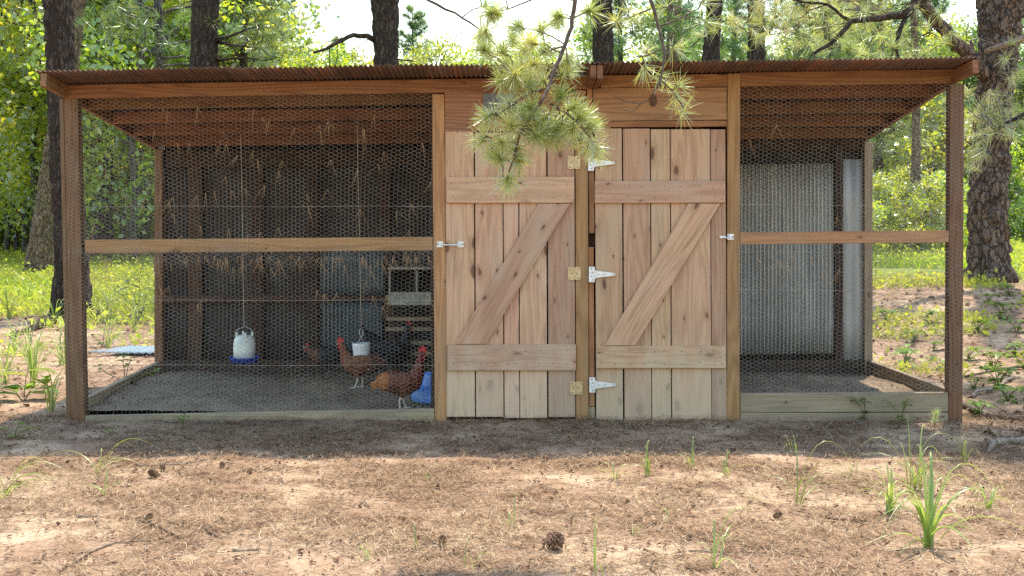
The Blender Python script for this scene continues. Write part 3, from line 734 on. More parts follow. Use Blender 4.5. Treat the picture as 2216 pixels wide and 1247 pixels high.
# blue fount on the floor
d = 9.0; p = at(948, 862, d); p.z = floor_z(p.x, d - DIST)
t_ = thing('water_fount', p, 'bright blue plastic poultry fount on the dirt beside the door post', 'fount')
mw = Matrix.Translation(p)
m_ = MB(); m_.lathe([(0.001, 0.0), (0.185, 0.0), (0.195, 0.02), (0.19, 0.06), (0.165, 0.095), (0.115, 0.115)], 32); m_.build('base', M['sky_plastic'], t_, mw, smooth=True)
m_ = MB(); m_.lathe([(0.118, 0.112), (0.108, 0.15), (0.105, 0.185), (0.09, 0.20), (0.001, 0.205)], 32); m_.build('reservoir', M['sky_plastic'], t_, mw, smooth=True)
# nest boxes with perches
d = 10.25; y0 = d - DIST
a, b_ = at(843, 583, d), at(843, 660, d)
t_ = thing('nest_box', (a.x, y0, 0.04), 'pale framed row of nest boxes against the back wall behind the hens', 'nest box')
def nb(name, c, dims, mat):
    m__ = MB(); m__.box((0, 0, 0), dims); return m__.build(name, mat, t_, Matrix.Translation(c))
x0, x1 = a.x, a.x + 0.66; zt_, zb = a.z, b_.z
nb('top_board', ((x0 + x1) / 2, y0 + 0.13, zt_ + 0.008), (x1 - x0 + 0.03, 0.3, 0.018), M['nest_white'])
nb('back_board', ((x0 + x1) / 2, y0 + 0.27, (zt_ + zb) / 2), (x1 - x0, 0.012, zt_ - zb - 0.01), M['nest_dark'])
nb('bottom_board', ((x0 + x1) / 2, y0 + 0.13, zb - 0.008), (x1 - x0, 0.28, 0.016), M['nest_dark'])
for i in range(4):
    nb('divider', (x0 + i * 0.22, y0 + 0.13, (zt_ + zb) / 2), (0.016, 0.262, zt_ - zb - 0.02), M['nest_white'])
nb('front_lip', ((x0 + x1) / 2, y0 - 0.012, at(0, 646, d).z), (x1 - x0 + 0.02, 0.016, 0.105), M['nest_white'])
for xx in (x0 + 0.01, x1 - 0.01):
    nb('leg', (xx, y0 + 0.02, zb / 2 - 0.01), (0.04, 0.04, zb - 0.05), M['dark_wood'])
    nb('leg', (xx, y0 + 0.24, zb / 2 - 0.01), (0.04, 0.035, zb - 0.05), M['dark_wood'])
for py, yy in ((690, -0.02), (712, -0.05), (742, -0.09), (765, -0.12)):
    z = at(0, py, d + yy).z
    nb('perch', ((x0 + x1) / 2, y0 + yy, z), (x1 - x0 + 0.05, 0.035, 0.03), M['grey_wood'])

# ------------------------------------------------------------------ hens
def feather_mat(name, c1, c2, neck, tail, leg=(0.55, 0.46, 0.38)):
    m, t, nodes, b = newmat(name); q = NT(t)
    tc = q.n('ShaderNodeTexCoord'); P = tc.outputs['Object']
    sp = q.n('ShaderNodeSeparateXYZ'); q.L(P, sp.inputs[0])
    vo = q.n('ShaderNodeTexVoronoi'); vo.inputs['Scale'].default_value = 38; q.L(q.vmul(P, (0.6, 1, 1)), vo.inputs['Vector'])
    n_ = q.noise(q.vmul(P, (14, 50, 50)), 1.0, 4)
    c = q.mix(q.step(vo.outputs['Distance'], 0.1, 0.75), c1, c2)
    c = q.mix(q.math('MULTIPLY', q.step(n_, 0.45, 0.7), 0.5), c, c2)
    c = q.mix(q.step(sp.outputs[0], 0.09, 0.16), c, neck)
    c = q.mix(q.step(sp.outputs[0], -0.10, -0.17), c, tail)
    c = q.mix(q.step(sp.outputs[2], 0.125, 0.105), c, leg)
    face = q.math('MULTIPLY', q.step(sp.outputs[2], 0.435, 0.45), q.step(sp.outputs[0], 0.188, 0.196))
    c = q.mix(face, c, (0.45, 0.03, 0.03))
    q.L(c, b.inputs['Base Color']); b.inputs['Roughness'].default_value = 0.65
    q.L(q.bump(q.math('ADD', vo.outputs['Distance'], n_), 0.6, 0.012), b.inputs['Normal'])
    return m
def ellips(mb_, c, r_, n1=10, n2=7, mi=0):
    vs, fs = [], []
    for j in range(n2 + 1):
        th = math.pi * j / n2
        for i in range(n1):
            ph = 2 * math.pi * i / n1
            vs.append((c[0] + r_[0] * math.sin(th) * math.cos(ph), c[1] + r_[1] * math.sin(th) * math.sin(ph), c[2] + r_[2] * math.cos(th)))
    for j in range(n2):
        for i in range(n1): fs.append((j * n1 + i, (j + 1) * n1 + i, (j + 1) * n1 + (i + 1) % n1, j * n1 + (i + 1) % n1))
    mb_.add(vs, fs, mi)
def hen(loc, rz, mat, label, scale=1.0, neck_fwd=0.0, neck_up=0.0, tail_up=0.0, comb=1.0):
    t_ = thing('hen', loc, label, 'hen', 'hens in the left pen', rz, scale); mw = W[t_.name]
    nf, nu = neck_fwd, neck_up
    spine = [(-0.25, 0.335 + tail_up, 0.010, 0.020), (-0.215, 0.325 + tail_up * 0.8, 0.022, 0.055), (-0.165, 0.295 + tail_up * 0.4, 0.045, 0.082), (-0.10, 0.262, 0.075, 0.10),
             (-0.03, 0.242, 0.092, 0.108), (0.04, 0.24, 0.093, 0.108), (0.095, 0.258, 0.078, 0.098), (0.135 + nf * 0.3, 0.30 + nu * 0.3, 0.056, 0.072),
             (0.158 + nf * 0.6, 0.35 + nu * 0.6, 0.040, 0.048), (0.172 + nf * 0.85, 0.40 + nu * 0.85, 0.030, 0.034), (0.182 + nf, 0.435 + nu, 0.027, 0.030),
             (0.198 + nf, 0.452 + nu, 0.026, 0.027), (0.216 + nf, 0.450 + nu, 0.017, 0.018), (0.226 + nf, 0.446 + nu, 0.006, 0.007)]
    m_ = MB(); vs, fs = [], []; n_ = 16
    for i, (x, z, ry, rz_) in enumerate(spine):
        a = spine[max(0, i - 1)]; b_ = spine[min(len(spine) - 1, i + 1)]
        tx, tz = b_[0] - a[0], b_[1] - a[1]; l = math.hypot(tx, tz); ux, uz = -tz / l, tx / l
        for k in range(n_):
            an = 2 * math.pi * k / n_
            vs.append((x + ux * rz_ * math.sin(an), ry * math.cos(an), z + uz * rz_ * math.sin(an)))
    for i in range(len(spine) - 1):
        for k in range(n_): fs.append((i * n_ + k, i * n_ + (k + 1) % n_, (i + 1) * n_ + (k + 1) % n_, (i + 1) * n_ + k))
    fs += [tuple(range(n_))[::-1], tuple((len(spine) - 1) * n_ + k for k in range(n_))]
    m_.add(vs, fs)
    for s, st in ((1, 0.035), (-1, -0.02)):
        y = 0.042 * s
        m_.tube([(0.0, y, 0.23), (0.012, y, 0.17), (0.0 + st * 0.3, y, 0.115), (-0.012 + st * 0.6, y, 0.09), (0.0 + st, y, 0.02), (0.004 + st, y, 0.008)], [0.055, 0.042, 0.018, 0.0095, 0.008, 0.010], 10)
        for an, L in ((-28, 0.055), (0, 0.065), (28, 0.055), (180, 0.03)):
            e = (0.004 + st + L * math.cos(R(an)), y + L * math.sin(R(an)), 0.004)
            m_.tube([(0.002 + st, y, 0.011), ((0.004 + st + e[0]) / 2, (y + e[1]) / 2, 0.010), e], [0.008, 0.007, 0.004], 7)
    body = m_.build('body', mat, t_, mw, smooth=True)
    rm = body.modifiers.new('remesh', 'REMESH'); rm.mode = 'VOXEL'; rm.voxel_size = 0.0055; rm.use_smooth_shade = True
    sm = body.modifiers.new('smooth', 'SMOOTH'); sm.iterations = 3; sm.factor = 0.4
    for s in (1, -1):                                        # folded wings with flight feather edges
        m_ = MB(); vs, fs = [], []; na, nb_ = 14, 7
        for i in range(na):
            f_ = i / (na - 1); x = 0.085 - 0.25 * f_; zc_ = 0.272 + 0.018 * f_ + tail_up * 0.2 * f_; hh = 0.066 * math.sin(math.pi * min(1, 0.12 + f_ * 0.80)) + 0.008
            bul = 0.093 * (1 - 0.50 * f_ ** 2)
            for j in range(nb_):
                v_ = j / (nb_ - 1) * 2 - 1
                vs.append((x + 0.008 * math.sin(j * 3.1 + i), s * (bul * math.sqrt(max(0.05, 1 - (v_ * 0.55) ** 2)) + 0.006 + 0.0025 * ((i + j) % 2)), zc_ + v_ * hh - 0.008 * f_ * (j % 2)))
        for i in range(na - 1):
            for j in range(nb_ - 1): fs.append((i * nb_ + j, (i + 1) * nb_ + j, (i + 1) * nb_ + j + 1, i * nb_ + j + 1))
        m_.add(vs, fs); w_o = m_.build('wing', mat, t_, mw, smooth=True)
        so_ = w_o.modifiers.new('thick', 'SOLIDIFY'); so_.thickness = 0.012; so_.offset = 0
    m_ = MB()                                                # tail feathers
    for k in range(9):
        f_ = (k - 4) / 4; a0 = Vector((-0.18, 0.018 * f_, 0.315 + tail_up * 0.5)); e = Vector((-0.285 + 0.02 * abs(f_), 0.05 * f_, 0.375 + tail_up * 1.4 - 0.04 * abs(f_)))
        s_ = Vector((0.25, 0.25 * f_, 1)).normalized() * 0.020
        m_.add([a0 - s_ * 0.6, a0 + s_ * 0.6, (a0 + e) / 2 + s_ * 1.3, e + s_ * 0.6, e - s_ * 0.5, (a0 + e) / 2 - s_ * 1.3], [(0, 1, 2, 5), (5, 2, 3, 4)])
    tf = m_.build('tail_feathers', mat, t_, mw); so_ = tf.modifiers.new('thick', 'SOLIDIFY'); so_.thickness = 0.003
    fb = MB(); rf = random.Random(int(loc[0] * 1000))         # loose feather flakes over back, breast and neck
    for k in range(420):
        i = rf.uniform(1.2, 9.6); j = int(i); f_ = i - j; A_, B_ = spine[j], spine[j + 1]
        x, z, ry, rz_ = (A_[m] + (B_[m] - A_[m]) * f_ for m in range(4)); tx, tz = B_[0] - A_[0], B_[1] - A_[1]; l = math.hypot(tx, tz); tx, tz = tx / l, tz / l
        an = rf.uniform(0, 6.283); nrm = Vector((-tz * math.sin(an), math.cos(an), tx * math.sin(an)))
        c_ = Vector((x - tz * rz_ * math.sin(an), ry * math.cos(an), z + tx * rz_ * math.sin(an))); bk_ = Vector((-tx, 0, -tz)) + Vector((0, 0, -0.25)); sd_ = bk_.cross(nrm).normalized() * rf.uniform(0.006, 0.010); L_ = rf.uniform(0.016, 0.03)
        fb.add([c_ - sd_ * .5, c_ + sd_ * .5, c_ + bk_ * L_ * .6 + sd_ + nrm * 0.006, c_ + bk_ * L_ + nrm * 0.009, c_ + bk_ * L_ * .6 - sd_ + nrm * 0.006], [(0, 1, 2, 3, 4)])
    tag(fb.build('feathers', mat, t_, mw), kind='stuff')
    hx, hz = 0.198 + nf, 0.452 + nu
    m_ = MB(); prof = [(-0.025, 0.018), (-0.03, 0.034), (-0.016, 0.034), (-0.012, 0.056), (0.0, 0.038), (0.006, 0.060), (0.013, 0.036), (0.020, 0.050), (0.026, 0.022), (0.026, 0.010), (0.0, 0.014)]
    n_ = len(prof); cs = [(hx + a * comb, hz + 0.012 + (b_ - 0.012) * comb) for a, b_ in prof]
    m_.add([(x, -0.004, z) for x, z in cs] + [(x, 0.004, z) for x, z in cs], [tuple(range(n_)), tuple(range(n_, 2 * n_))[::-1]] + [(k, n_ + k, n_ + (k + 1) % n_, (k + 1) % n_) for k in range(n_)])
    m_.build('comb', M['red'], t_, mw)
    for s in (1, -1):
        m_ = MB(); ellips(m_, (hx + 0.014, 0.010 * s, hz - 0.036), (0.009, 0.005, 0.020 * comb)); m_.build('wattle', M['red'], t_, mw, smooth=True)
        m_ = MB(); ellips(m_, (hx + 0.006, 0.0245 * s, hz + 0.004), (0.0055, 0.003, 0.0055)); m_.build('eye', M['eye'], t_, mw, smooth=True)
    m_ = MB(); m_.tube([(hx + 0.020, 0, hz - 0.003), (hx + 0.036, 0, hz - 0.006), (hx + 0.046, 0, hz - 0.013)], [0.010, 0.007, 0.001], 8); m_.build('beak', M['beak'], t_, mw, smooth=True)
    return t_
f_red = feather_mat('chestnut_feather', (0.17, 0.045, 0.014), (0.085, 0.02, 0.008), (0.15, 0.02, 0.012), (0.36, 0.13, 0.03))
f_gold = feather_mat('ginger_feather', (0.24, 0.09, 0.028), (0.12, 0.04, 0.014), (0.19, 0.055, 0.018), (0.10, 0.04, 0.018))
f_blk = feather_mat('black_feather', (0.035, 0.03, 0.028), (0.016, 0.014, 0.014), (0.13, 0.05, 0.025), (0.02, 0.018, 0.02), leg=(0.12, 0.10, 0.08))
f_blk2 = feather_mat('glossy_black_feather', (0.028, 0.027, 0.03), (0.013, 0.013, 0.015), (0.03, 0.026, 0.026), (0.015, 0.015, 0.018), leg=(0.12, 0.10, 0.08))
def on_floor(px, d):
    x = (px - 1108) * d / FPX; return Vector((x, d - DIST, floor_z(x, d - DIST) - 0.002))
hen(on_floor(870, 8.74), R(6), f_red, 'chestnut red hen standing beside the blue fount, head to the right', 0.76, -0.01, 0.06, -0.10, 1.4)
hen(on_floor(778, 9.45), R(172), f_gold, 'ginger hen under the hanging white cup, facing left', 0.74, 0.0, 0.0, -0.06, 1.3)
hen(on_floor(712, 9.95), R(196), f_blk, 'black hen with rusty neck at the far left of the flock', 0.74, 0.035, -0.10, -0.10, 0.7)
hen(on_floor(845, 9.95), R(20), f_blk2, 'black hen with raised tail behind the others, in front of the nest boxes', 0.86, -0.02, 0.02, 0.10, 0.9)

# ------------------------------------------------------------------ trees
def trunk_mesh(name, pts, rad, mat, nseg=48, ring=0.03, depth=0.02, size=0.10, elong=0.35, seed=0.0, flare=0.0):
    """a trunk with real bark plates: rings along pts, displaced by cell noise"""
    pts = [Vector(p) for p in pts]; cum = [0.0]
    for a, b_ in zip(pts, pts[1:]): cum.append(cum[-1] + (b_ - a).length)
    n_ = max(6, int(cum[-1] / ring)); vs = []
    for j in range(n_ + 1):
        s = cum[-1] * j / n_; i = 0
        while i < len(cum) - 2 and cum[i + 1] < s: i += 1
        f_ = (s - cum[i]) / (cum[i + 1] - cum[i]); c = pts[i].lerp(pts[i + 1], f_); r_ = rad[i] + (rad[i + 1] - rad[i]) * f_
        for k in range(nseg):
            an = 2 * math.pi * k / nseg; ca, sa = math.cos(an), math.sin(an)
            rr = r_ * (1 + flare * math.exp(-s / (r_ * 1.3)) * (0.6 + 0.4 * math.sin(an * 5 + seed)))
            if depth:
                w_ = noise.noise(Vector((ca * r_ * 6 + seed, sa * r_ * 6, s * 3))) * 0.5
                q_ = Vector((ca * r_ / size + seed + w_, sa * r_ / size, s * elong / size + w_))
                ds = noise.voronoi(q_)[0]; e = ds[1] - ds[0]
                rr += depth * (ss(0.0, 0.35, e) - 0.5) + depth * 0.5 * noise.noise(q_ * 3.1)
            vs.append((c.x + rr * ca, c.y + rr * sa, c.z))
    k0 = (np.arange(n_)[:, None] * nseg + np.arange(nseg)[None]).ravel(); k1 = (np.arange(n_)[:, None] * nseg + ((np.arange(nseg) + 1) % nseg)[None]).ravel()
    return np_mesh(name, np.array(vs), np.stack([k0, k1, k1 + nseg, k0 + nseg], -1), mat, smooth=True)
def wiggle(pts, amt, n_=4, seed=0):
    rr = random.Random(seed); out = [Vector(pts[0])]
    for a, b_ in zip(pts, pts[1:]):
        a, b_ = Vector(a), Vector(b_); L = (b_ - a).length
        for k in range(1, n_ + 1):
            e = 0 if k == n_ else amt * L
            out.append(a.lerp(b_, k / n_) + Vector((rr.uniform(-e, e), rr.uniform(-e, e), rr.uniform(-e, e))))
    return out
def tufts(centers, axes, n_, length, width, spread, rng, droop=0.0, seg=2, varc=None):
    c = np.repeat(np.array(centers), n_, 0); ax = np.repeat(unit(np.array(axes)), n_, 0)
    d_ = unit(ax + rng.normal(size=c.shape) * spread)
    L = length * rng.uniform(0.7, 1.1, len(c))
    base = c - ax * (rng.random(len(c)) * length * 0.35)[:, None]
    bend = np.stack([np.zeros(len(c)), np.zeros(len(c)), -droop * L * rng.random(len(c))], -1)
    var = np.clip(np.repeat(rng.random(len(centers)) if varc is None else varc, n_) * 0.6 + rng.random(len(c)) * 0.45, 0, 1)
    return ribbons(base, d_, L, np.full(len(c), width), bend, None, seg, rng, var)
def pine_crown(name, h0, h1, rad0, nb_, rng, tuft_n=11, per=16, nl=0.26, nw=0.010, mat=None):
    """limbs and needle tufts of a pine between two heights; returns crown mesh and limb mesh"""
    C, A = [], []; lm = MB()
    for i in range(nb_):
        f_ = (i + rng.random()) / nb_; h = h0 + (h1 - h0) * f_; an = rng.random() * 6.283
        L = rad0 * (1 - 0.75 * f_) * rng.uniform(0.65, 1.1); up = rng.uniform(-0.12, 0.35) + 0.5 * f_
        d_ = np.array([math.cos(an), math.sin(an), up]); d_ /= np.linalg.norm(d_)
        b0 = np.array([0, 0, h]); pts = []
        for k in range(5):
            t__ = k / 4; pts.append(b0 + d_ * L * t__ + np.array([0, 0, 0.10 * L * t__ * t__]) + rng.normal(size=3) * 0.04 * L * (t__ > 0))
        lm.tube([tuple(x) for x in pts], [0.03 * L * 0.4 + 0.006, 0.02 * L * 0.4 + 0.005, 0.009, 0.007, 0.004], 5, cap=False)
        for k in range(tuft_n):
            t__ = 0.30 + 0.70 * rng.random() ** 0.8; j = min(3, int(t__ * 4)); p_ = pts[j] + (pts[j + 1] - pts[j]) * (t__ * 4 - j)
            off = rng.normal(size=3) * np.array([1, 1, 0.55]); off = off / np.linalg.norm(off) * L * 0.22 * rng.random() ** 0.5
            C.append(p_ + off); A.append(d_ * 0.5 + off / (np.linalg.norm(off) + 1e-6) + np.array([0, 0, 0.4]))
    V, Q, vr = tufts(C, A, per, nl, nw, 0.75, rng, 0.12, 1)
    return np_mesh(name, V, Q, mat or M['far_needle'], vr), lm.mesh('limbs', M['twig'])
def leaf_cloud(C, per, spread, size, rng, up=0.35):
    n_ = len(C) * per
    c = np.repeat(np.array(C), per, 0) + rng.normal(size=(n_, 3)) * spread
    nor = unit(rng.normal(size=(n_, 3)) + np.array([0, 0, up])); a = unit(np.cross(nor, rng.normal(size=(n_, 3)))); b_ = np.cross(nor, a)
    s = size * rng.uniform(0.6, 1.25, n_)[:, None]
    V = np.stack([c - a * s * 0.5, c + b_ * s * 0.30 + nor * s * 0.06, c + a * s * 0.5 - nor * s * 0.05, c - b_ * s * 0.30 + nor * s * 0.06], 1).reshape(-1, 3)
    Q = np.arange(n_ * 4).reshape(-1, 4)
    var = np.clip(np.repeat(rng.random(len(C)), per) * 0.65 + rng.random(n_) * 0.4, 0, 1)
    return V, Q, np.repeat(var, 4)
def broad_tree(name, h, cr, zlo, ncl, per, size, seed, mat, label, cat='tree', spread=0.24, bark_m='bark_grey', tr=0.11):
    rng = np.random.default_rng(seed); rr = random.Random(seed)
    root = thing(name, (0, 0, 0), label, cat)
    top = Vector((rr.uniform(-.3, .3), rr.uniform(-.3, .3), h * 0.92))
    tp = wiggle([(0, 0, -0.15), (rr.uniform(-.15, .15), rr.uniform(-.15, .15), h * 0.45), top], 0.035, 5, seed)
    m_ = MB(); m_.tube(tp, [tr * (1 - 0.88 * i / (len(tp) - 1)) for i in range(len(tp))], 9); m_.build('trunk', M[bark_m], root, smooth=True)
    C = []; m_ = MB(); nl_ = 26
    for i in range(nl_):
        f_ = zlo + (1 - zlo) * (i + rr.random()) / nl_; z = h * f_ * 0.93
        an = rr.random() * 6.283; prof = math.sin(math.pi * min(1, 0.18 + 0.80 * (f_ - zlo) / (1 - zlo))) ** 0.7
        L = cr * prof * rr.uniform(0.6, 1.15)
        e = Vector((math.cos(an) * L, math.sin(an) * L, z + L * rr.uniform(-0.05, 0.45)))
        j = min(len(tp) - 2, int((z + 0.15) / (top.z + 0.15) * (len(tp) - 1))); b0 = tp[j]
        pts = wiggle([b0, b0.lerp(e, 0.5) + Vector((0, 0, 0.1 * L)), e], 0.07, 2, seed + i)
        m_.tube(pts, [tr * 0.35 * (1 - 0.85 * k / (len(pts) - 1)) + 0.003 for k in range(len(pts))], 5, cap=False)
        for k in range(ncl // nl_):
            t__ = 0.35 + 0.68 * rr.random(); p_ = b0.lerp(e, t__)
            C.append([p_.x + rr.gauss(0, 0.13 * cr), p_.y + rr.gauss(0, 0.13 * cr), p_.z + rr.gauss(0, 0.11 * cr)])
    m_.build('limbs', M[bark_m], root)
    V, Q, vr = leaf_cloud(C, per, spread, size, rng)
    link(bpy.data.objects.new('crown', np_mesh('crown', V, Q, mat, vr)), root)
    return root
USED = {}
def plant(tmpl, px, d, scale=1.0, rz=None, label=None, group=None, sink=0.0, xyz=None, sz=1.0):
    p = xyz if xyz is not None else at_depth(px, d); p = Vector(p); p.z -= sink
    rz = random.uniform(0, 6.28) if rz is None else rz
    mw = Matrix.Translation(p) @ Matrix.Rotation(rz, 4, 'Z') @ Matrix.Diagonal((scale, scale, scale * sz, 1))
    if tmpl.name not in USED:
        USED[tmpl.name] = 1; r = tmpl; r.matrix_basis = mw; W[r.name] = mw
        for c in r.children: W[c.name] = mw @ c.matrix_basis
    else: r = dup(tmpl, mw)
    if label: r['label'] = label
    if group: r['group'] = group
    return r

# broadleaf templates
bt = [broad_tree('broadleaf_tree', 10, 2.7, 0.22, 260, 30, 0.18, 11, M['leaf'], 'x'),
      broad_tree('broadleaf_tree', 10, 2.2, 0.15, 234, 30, 0.17, 12, M['leaf'], 'x'),
      broad_tree('broadleaf_tree', 9, 2.9, 0.25, 260, 30, 0.18, 13, M['leaf_dark'], 'x')]
bs = [broad_tree('woodland_bush', 2.6, 1.25, 0.05, 130, 34, 0.13, 21, M['leaf'], 'x', 'bush', 0.13, tr=0.03),
      broad_tree('woodland_bush', 2.2, 1.4, 0.05, 130, 34, 0.12, 22, M['leaf_dark'], 'x', 'bush', 0.13, tr=0.03)]
def pine_tmpl(seed, h, h0, rad, nb_, tr=0.17):
    rng = np.random.default_rng(seed)
    root = thing('pine_tree', (0, 0, 0), 'x', 'pine tree')
    m_ = MB(); tp = wiggle([(0, 0, -0.2), (0.1, 0, h * 0.5), (0, 0.1, h)], 0.015, 6, seed)
    m_.tube(tp, [tr * (1 - 0.9 * i / (len(tp) - 1)) for i in range(len(tp))], 12); m_.build('trunk', M['bark'], root, smooth=True)
    cm, lm = pine_crown('crown', h0, h * 0.99, rad, nb_, rng, 12, 18, 0.30, 0.016)
    link(bpy.data.objects.new('crown', cm), root); link(bpy.data.objects.new('limbs', lm), root)
    return root
pt = [pine_tmpl(31, 11, 2.6, 2.4, 95), pine_tmpl(32, 10, 4.0, 2.0, 80)]

WL = ('leafy green broadleaf tree in the woods at the left edge', 'trees in the woods on the left')
WC = ('bright yellow-green broadleaf tree rising behind the middle of the roof', 'broadleaf trees behind the roof')
WR = ('green broadleaf tree in the woods to the right behind the coop', 'trees in the woods on the right')
rnd = random.Random(3)
for px in range(-330, 520, 62):                                   # the wood on the left
    d = rnd.uniform(37, 47); plant(bt[rnd.choice((0, 1, 0, 2))], px + rnd.uniform(-20, 20), d, rnd.uniform(0.95, 1.35), label=WL[0], group=WL[1])
for px, d, k in ((-60, 31, 1), (75, 34, 1), (205, 34, 0), (290, 31, 1), (390, 34, 0), (470, 36, 1)):
    plant(bt[k], px, d, rnd.uniform(0.95, 1.15), label='x', group=WL[1])
for px in range(-420, 560, 110):
    d = rnd.uniform(52, 62); plant(bt[rnd.choice((1, 2, 2))], px + rnd.uniform(-20, 20), d, rnd.uniform(1.3, 1.7), label=WL[0], group=WL[1])
for px, top, d in ((500, 40, 44), (560, 52, 40), (615, 75, 43), (668, 88, 42), (722, 80, 46), (775, 98, 44), (905, 108, 40), (945, 70, 45), (1010, 98, 43), (1060, 88, 42), (1115, 78, 45), (1165, 60, 42), (1215, 88, 46)):
    plant(bt[rnd.choice((0, 1))], px, d, (zat(top, d) - g(0, d - 8)) / 10.0, label=WC[0], group=WC[1])
for px in range(1270, 2600, 88):
    d = rnd.uniform(40, 52); plant(bt[rnd.choice((0, 1, 2))], px + rnd.uniform(-25, 25), d, rnd.uniform(0.72, 0.98), label=WR[0], group=WR[1])
for px in range(1850, 2700, 90):
    d = rnd.uniform(56, 64); plant(bt[2], px + rnd.uniform(-25, 25), d, rnd.uniform(1.0, 1.3), label=WR[0], group=WR[1])
for px in range(-420, 2700, 68):                                  # undergrowth
    if 520 < px < 1780: continue
    d = rnd.uniform(37, 50); left = px < 1000
    plant(bs[rnd.choice((0, 1, 1))], px, d, rnd.uniform(0.9, 1.7), label='leafy bush in the undergrowth of the woods on the ' + ('left' if left else 'right'), group='undergrowth bushes on the ' + ('left' if left else 'right'))
for px in range(-420, 2700, 58):
    if 520 < px < 1780: continue
    d = rnd.uniform(52, 66); left = px < 1000
    plant(bs[1], px, d, rnd.uniform(1.5, 2.4), label='leafy bush in the undergrowth of the woods on the ' + ('left' if left else 'right'), group='undergrowth bushes on the ' + ('left' if left else 'right'))
# pines standing in the far woods
for i, (px, d, sc, k, lb) in enumerate(((235, 33, 1.05, 1, 'feathery pine behind the left end of the roof'), (520, 34, 1.05, 0, 'feathery pine between the second dark trunk and the sky gap'),
        (600, 52, 1.0, 0, 'distant pine tip left of the blue sky gap'), (738, 58, 0.93, 1, 'narrow far pine tip in the blue sky left of the bent-limbed trunk'), (893, 56, 0.94, 0, 'round dark pine top just right of the bent-limbed trunk'),
        (1340, 38, 0.95, 0, 'pale green pine right of the hanging boughs'), (1590, 34, 0.80, 0, 'soft pine between the two thin trunks right of centre'), (1720, 36, 0.95, 0, 'soft pine above the right pen'),
        (1800, 30, 0.86, 0, 'soft pine behind the bare dark limb on the right'), (1900, 40, 1.05, 0, 'tall soft pine right of the bare dark limb'), (2010, 46, 1.0, 1, 'far pine beside the slanting limb'), (1460, 45, 1.0, 1, 'far pine behind the right hand hanging twig'),
        (2230, 44, 1.15, 0, 'blue-green pine at the right edge behind the plated trunk'), (2330, 36, 1.1, 0, 'pine just past the right edge'), (400, 46, 1.2, 0, 'pine filling the gap left of the second dark trunk'))):
    plant(pt[k], px, d, sc, label=lb, group='pines in the far woods')
plant(pt[1], 0, 0, 1.15, label='pine standing just outside the picture on the right, shading the foreground', group='pines in the far woods', xyz=(5.1, 2.3, g(5.1, 2.3)))
# slender dark trunks in the left wood
for i, px in enumerate((12, 38, 70, 210, 232, 262, 285, 318, -40, 345)):
    d = rnd.uniform(33, 38); p = at_depth(px, d); h = 9.0
    t_ = thing('slender_tree', p, 'slender dark trunk among the trees at the left of the coop', 'tree', 'slender trunks in the left wood')
    tp = wiggle([(0, 0, -0.1), (rnd.uniform(-.3, .3), 0, h * .5), (rnd.uniform(-.5, .5), 0, h)], 0.02, 5, i)
    m_ = MB(); m_.tube(tp, [0.10 * (1 - 0.7 * k / (len(tp) - 1)) for k in range(len(tp))], 8); m_.build('trunk', M['bark_grey'], t_, W[t_.name], smooth=True)
    m_ = MB()
    for k in range(16):
        z = rnd.uniform(0.8, 7); an = rnd.uniform(0, 6.28); L = rnd.uniform(0.5, 1.5)
        m_.tube(wiggle([(0, 0, z), (math.cos(an) * L * .6, math.sin(an) * L * .6, z + .1 * L), (math.cos(an) * L, math.sin(an) * L, z - 0.25 * L)], 0.1, 2, k), [0.012, 0.01, 0.008, 0.006, 0.004], 4, cap=False)
    m_.build('dead_twigs', M['stick'], t_, W[t_.name])

# the nearer pines: trunk outlines measured on the photograph
def near_pine(dist, pix, mat, label, seed, crown=None, depth=0.02, size=0.085, elong=0.3, nseg=56, ring=0.035, flare=0.25, top=14.0):
    """pix: (y, x0, x1) from the ground up"""
    s = FPX / dist
    pts = []; rad = []
    for (py, a, b_) in pix:
        p = at(( a + b_) / 2, py, dist); pts.append(p); rad.append((b_ - a) / 2 / s)
    base = Vector((pts[0].x, pts[0].y, g(pts[0].x, pts[0].y) - 0.05)); pts[0] = base
    dv = (pts[-1] - pts[-2]).normalized(); pts.append(pts[-1] + dv * (top - pts[-1].z)); rad.append(rad[-1] * 0.45)
    t_ = thing('pine_tree', base, label, 'pine tree'); mw = W[t_.name]
    loc = [p - base for p in pts]
    nvis = len(loc) - 1
    link(bpy.data.objects.new('trunk', trunk_mesh('trunk', loc[:nvis], rad[:nvis], mat, nseg, ring, depth, size, elong, seed, flare)), t_, mw)
    m_ = MB(); m_.tube(loc[nvis - 1:], rad[nvis - 1:], 20, cap=False); m_.build('upper_trunk', mat, t_, mw, smooth=True)
    cm, lm = crown
    cmw = Matrix.Translation(pts[-1] + Vector((0, 0, -7.5)))
    link(bpy.data.objects.new('crown', cm), t_, cmw); link(bpy.data.objects.new('limbs', lm), t_, cmw)
    return t_, s
hc = pine_crown('high_crown', 2.6, 8.0, 2.2, 20, np.random.default_rng(77), 6, 12, 0.30, 0.014)
hc2 = pine_crown('high_crown', 2.0, 8.0, 2.6, 26, np.random.default_rng(78), 7, 12, 0.30, 0.014)
t1, s1 = near_pine(16.3, [(694, 112, 196), (560, 122, 190), (350, 110, 172), (150, 104, 162), (0, 95, 155), (-60, 93, 151)], M['bark'], 'dark pine trunk close behind the left corner post', 1.3, hc, 0.028)
for a, b_ in (((125, 690), (-40, 756)), ((190, 694), (300, 712))):
    P0, P1 = G(*a), G(*b_); mid = P0.lerp(P1, 0.5)
    m_ = MB(); m_.tube(wiggle([P0 + Vector((0.15, 0, 0.05)), mid + Vector((0, 0, -0.02)), P1 + Vector((0, 0, -0.03))], 0.04, 4, 2), [0.10, 0.085, 0.07, 0.065, 0.055, 0.05, 0.04, 0.03, 0.02], 10); m_.build('root', M['bark'], t1, Matrix.Identity(4), smooth=True)
